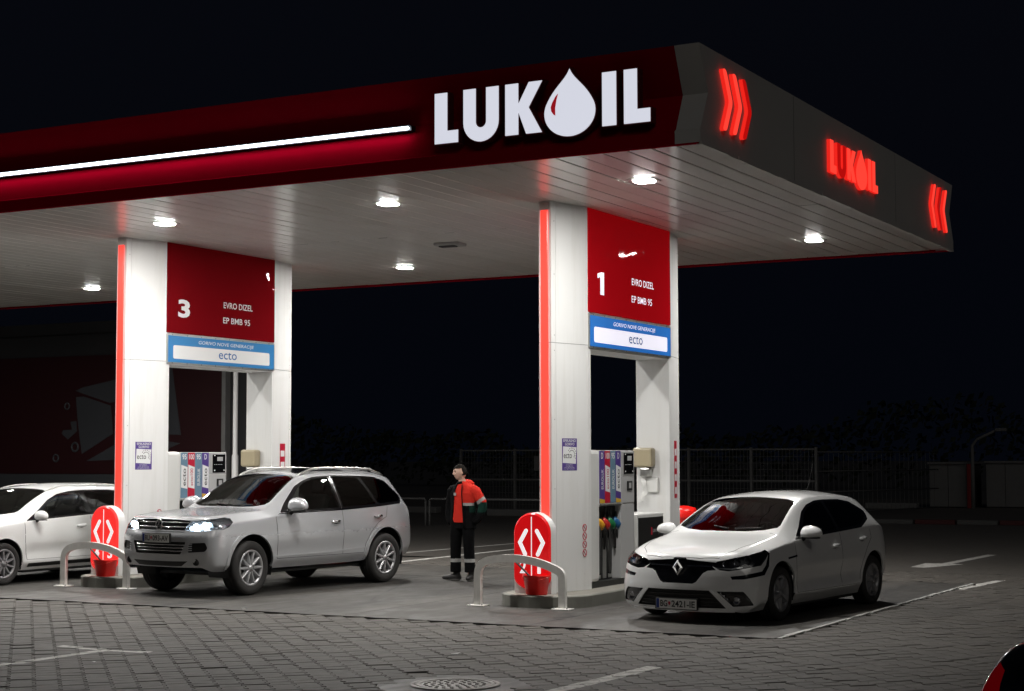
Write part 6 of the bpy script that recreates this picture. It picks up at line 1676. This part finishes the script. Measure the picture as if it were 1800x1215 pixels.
# ------------------------------------------------------------------ dark surroundings
M['bld_dark'] = pr('dark_render', (.03, .03, .032), .8, noise=.2, nscale=2)
M['bld_red'] = pr('dark_red_panel', (.030, .003, .005), .6)  # base colour lowered to imitate the weak light on this wall
M['bld_print'] = pr('dimmed_poster_print', (.050, .053, .060), .7)  # print darkened in its colour for the same weak light
M['bld_base'] = pr('grey_plinth', (.05, .055, .06), .7)
M['mesh_wire'] = pr('fence_wire', (.075, .075, .075), .7)  # dark tone stands in for the falloff of the canopy lamps
M['dull'] = pr('dimmed_grey_steel', (.13, .13, .128), .75, noise=.2, nscale=4)  # grey for far things, their dim lighting put into the colour
POSTER = [[(-31.26, 3.68), (-30.99, 3.77), (-28.6, 4.15), (-28.6, 3.3), (-29.84, 3.38), (-30.06, 3.34)], [(-31.24, 3.51), (-30.98, 3.53), (-30.03, 3.27), (-29.94, 2.54), (-31.0, 2.02), (-31.08, 2.4), (-31.17, 2.92)],
          [(-30.85, 1.83), (-29.82, 2.28), (-28.9, 2.75), (-28.9, 1.90)], [(-31.42, 2.87), (-31.22, 2.88), (-31.19, 2.62), (-31.5, 2.4), (-31.73, 2.56), (-31.66, 2.65), (-31.36, 2.66)],
          [(-28.5, 4.3), (-28.0, 4.25), (-27.68, 2.49), (-28.5, 2.52)], [(-28.5, 2.38), (-27.7, 2.28), (-28.5, 2.0)]]
RINGS = [((-31.25, 2.2), .11), ((-31.55, 3.28), .08), ((-31.92, 1.91), .09)]
b = empty('station_building', (-36, 34, 0), 0, 'dark unlit building with red printed wall behind the white estate car', 'building')
a = MB(); a.box(-52, -25.35, 33.05, 34.2, 0, 5.2); rel(a, b).build('wall', 'bld_dark', b)
a = MB(); a.box(-52, -25.3, 33.0, 34.3, 5.2, 5.5); rel(a, b).build('roof', 'bld_dark', b)
a = MB(); a.box(-50, -26.32, 32.97, 33.045, 1.5, 4.6); rel(a, b).build('printed_wall', 'bld_red', b)
a = MB(); a.box(-50, -26.32, 32.95, 33.045, .9, 1.49); rel(a, b).build('plinth', 'bld_base', b)
for k in range(8):
    a = MB(); x = -49+k*2.9; a.box(x, x+2.6, 32.985, 33.044, 0.05, .86); rel(a, b).build('shop_window', 'privacy', b)
a = MB(); a.box(-26.3, -26.18, 32.85, 33.045, 0, 5.1); rel(a, b).build('corner_post', 'galv', b)
a = MB(); a.box(-25.75, -25.36, 32.9, 33.046, 0, 5.15); rel(a, b).build('pillar', 'bld_dark', b)
for poly in POSTER:
    a = MB(); a.prism(poly, (0, 32.969, 0), (1, 0, 0), (0, 0, 1), (0, -1, 0), 0, .012); rel(a, b).build('poster_shape', 'bld_print', b)
for (x, z), r_ in RINGS:
    a = MB(); a.tube([(x+r_*math.cos(t), 32.962, z+r_*math.sin(t)) for t in [2*math.pi*k/20 for k in range(20)]], r_*.28, 6, closed=True); rel(a, b).build('poster_ring', 'bld_print', b)
p_ = empty('flag_pole', (-23.62, 30, 0), 0, 'slim white pole standing by the corner of the dark building', 'pole')
a = MB(); a.lathe([(.075, 0), (.075, 1.95), (.055, 2.0), (.055, 5.6), (0, 5.62)], (0, 0, 0), 'Z', 14); a.build('shaft', 'white_clad', p_)
a = MB(); a.lathe([(.0, .02), (.16, .02), (.16, 0)], (0, 0, 0), 'Z', 14); a.build('base', 'galv', p_)
# mesh enclosure
M['white_kerb'] = pr('dimmed_white_kerb', (.055, .055, .053), .8, noise=.2, nscale=8); M['red_kerb'] = pr('dimmed_red_kerb', (.045, .006, .006), .8, noise=.2, nscale=8)  # both kerb colours darkened in place of weak far light
f = empty('mesh_fence', (-22, 50, 0), 0, 'tall wire mesh fence enclosure in the dark behind the worker', 'fence')
XA, XB, FY = -29.5, -16.7, 50.0
for k in range(7):
    x = XA+(XB-XA)*k/6; a = MB(); a.box(x-.04, x+.04, FY-.04, FY+.04, 0, 2.2); rel(a, f).build('post', 'dull', f)
for z in (.12, 1.15, 2.14):
    a = MB(); a.box(XA, XB, FY-.02, FY+.02, z-.025, z+.025); rel(a, f).build('rail', 'dull', f)
for k in range(6):
    a = MB(); x0 = XA+(XB-XA)*k/6+.06; n = 17
    for i in range(n): x = x0+i*.122; a.box(x-.007, x+.007, FY-.012, FY+.002, .14, 2.12)
    for i in range(9): a.box(x0, x0+2.0, FY-.018, FY-.008, .3+i*.2, .312+i*.2)
    tag(rel(a, f).build('wire_panel', 'mesh_wire', f), kind='stuff')
a = MB()
for i in range(26): y = FY+.2+i*.3; a.box(XB+.3*i*.22, XB+.3*i*.22+.014, y, y+.014, .14, 2.05)
for z in (.15, .8, 1.45, 2.05): a.tube([(XB, FY, z), (XB+1.72, FY+8, z)], .02, 6)
tag(rel(a, f).build('wire_panel', 'mesh_wire', f), kind='stuff')
q = MB(); q.box(-26.6, -26.2, FY-.06, FY-.03, 1.45, 1.95); rel(q, f).build('warning_plate', 'dull', f)
# sheds beyond
for x0, x1, y, h_, lab in ((-16.35, -14.95, 62, 1.62, 'pale low shed beside the bent lamp post'), (-14.4, -9.5, 62.6, 1.66, 'long low shed with grey panels beyond the painted arrow')):
    s_ = empty('shed', ((x0+x1)/2, y, 0), 0, lab, 'shed'); n = max(2, int((x1-x0)/.7))
    for k in range(n):
        xa_ = x0+(x1-x0)*k/n; a = MB(); a.box(xa_+.01, xa_+(x1-x0)/n-.01, y, y+.06, .05, h_); rel(a, s_).build('wall_panel', 'dull', s_)
    a = MB(); a.box(x0-.05, x1+.05, y-.08, y+2.4, h_, h_+.07); rel(a, s_).build('roof', 'dull', s_)
    a = MB(); a.box(x0+.02, x1-.02, y+.07, y+2.3, .0, h_-.005); rel(a, s_).build('body', 'bld_dark', s_)
a = MB(); a.box(-14.93, -14.72, 61.9, 62.05, 0, 1.62); tag(a.build('gate_post', 'red_paint'), 'dark red square gate post between the two low sheds', 'post')
l = empty('lamp_post', (-14.62, 61.5, 0), 0, 'unlit lamp post with a bent arm in front of the low sheds', 'lamp post')
a = MB(); a.tube([(0, 0, 0), (0, 0, 1.6), (0, 0, 2.3), (.18, 0, 2.52), (.9, 0, 2.86)], [.08, .07, .06, .05, .045], 10); a.build('pole', 'dull', l)
a = MB(); a.box(.85, 1.25, -.1, .1, 2.80, 2.92, .03); a.build('lamp_head', 'dull', l)
# railing
for x0, x1, lab in ((-28.2, -24.76, 'low tubular railing behind the tail of the SUV'), (-24.63, -19.2, 'low tubular railing behind the worker')):
    r_ = empty('railing', ((x0+x1)/2, 40, 0), 0, lab, 'railing')
    a = MB(); a.tube([(x0, 40, .70), (x0+.04, 40, .75), (x1-.04, 40, .75), (x1, 40, .70)], .028, 8); rel(a, r_).build('rail', 'dull', r_)
    for x in (x0, x1):
        a = MB(); a.tube([(x, 40, 0), (x, 40, .70)], .028, 8); rel(a, r_).build('post', 'dull', r_)
for x, y, w_, lab in ((-30.6, 49, 1.6, 'low concrete block lying by the railing'), (-25.9, 47.6, 2.2, 'longer low concrete block in front of the mesh fence'), (-17.2, 60, 1.9, 'white concrete slab beside the end of the mesh fence')):
    a = MB(); a.box(x-w_/2, x+w_/2, y-.2, y+.2, 0, .22, .03); tag(a.build('concrete_block', 'dull'), lab, 'block')
kb = empty('painted_kerb', (-12, 47, 0), 0, 'kerb painted in red and white lengths beyond the forecourt', 'kerb')
for k in range(12):
    x = -17.4+k*1.15; a = MB(); a.box(x, x+1.13, 46.4+.12*k, 46.65+.12*k, 0, .13, .015); rel(a, kb).build('kerbstone', 'red_kerb' if k % 2 == 0 else 'white_kerb', kb)
# red bin behind the lit column
bn = empty('litter_bin', (-10.97, 25.9, 0), .2, 'red plastic bin with domed lid behind the lit portal column', 'bin')
a = MB(); a.lathe([(0, .01), (.17, .01), (.21, .82), (.22, .90), (.22, .92)], (0, 0, 0), 'Z', 20); a.build('body', 'bucket', bn)
a = MB(); a.lathe([(.24, .90), (.24, .98), (.21, 1.06), (.10, 1.09), (0, 1.095)], (0, 0, 0), 'Z', 20); a.build('lid', 'bucket', bn)
# far belt of trees
M['leaf'] = pr('night_foliage', (.012, .018, .009), .9)
rt = random.Random(21); v = []; fc = []
def top(x): return 3.3+.8*math.sin(x*.16)+.5*math.sin(x*.43+1)+.35*math.sin(x*.9+2)+(2.0*math.exp(-((x+23.5)/3.0)**2))
for i in range(9000):
    x = rt.uniform(-95, 40); y = 95+rt.uniform(0, 6); z = top(x)*rt.random()**.55; z += rt.gauss(0, .12)
    s_ = rt.uniform(.12, .34); n1 = Vector((rt.gauss(0, 1), rt.gauss(0, 1), rt.gauss(0, 1))).normalized(); n2 = n1.orthogonal().normalized(); n3 = n1.cross(n2)
    c = Vector((x, y, max(.1, z))); b0 = len(v); v += [c+n2*s_, c+n3*s_*.6, c-n2*s_, c-n3*s_*.6]; fc.append((b0, b0+1, b0+2, b0+3))
mt = bpy.data.meshes.new('tree_belt'); mt.from_pydata([q[:] for q in v], [], fc); mt.materials.append(M['leaf'])
tag(link(bpy.data.objects.new('tree_belt', mt)), 'dark belt of trees along the horizon', 'trees', kind='stuff')

rl = random.Random(4)
for x, y, lab in ((-8.35, 14.05, 'small white paper scrap on the dark pavers'), (-13.2, 16.95, 'tiny pale crumpled wrapper on the edge of the concrete slab'), (-11.0, 11.9, 'thin pale straw lying between the painted arrow and the manhole')):
    a = MB(); v = [(rl.uniform(-.05, .05), rl.uniform(-.04, .04), rl.uniform(.004, .02)) for _ in range(7)]
    a.add([(x+p[0], y+p[1], p[2]+.004) for p in v], [(0, 1, 2), (2, 1, 3), (3, 1, 4), (4, 5, 3), (5, 6, 4)]); tag(a.build('litter', 'paper'), lab, 'litter')
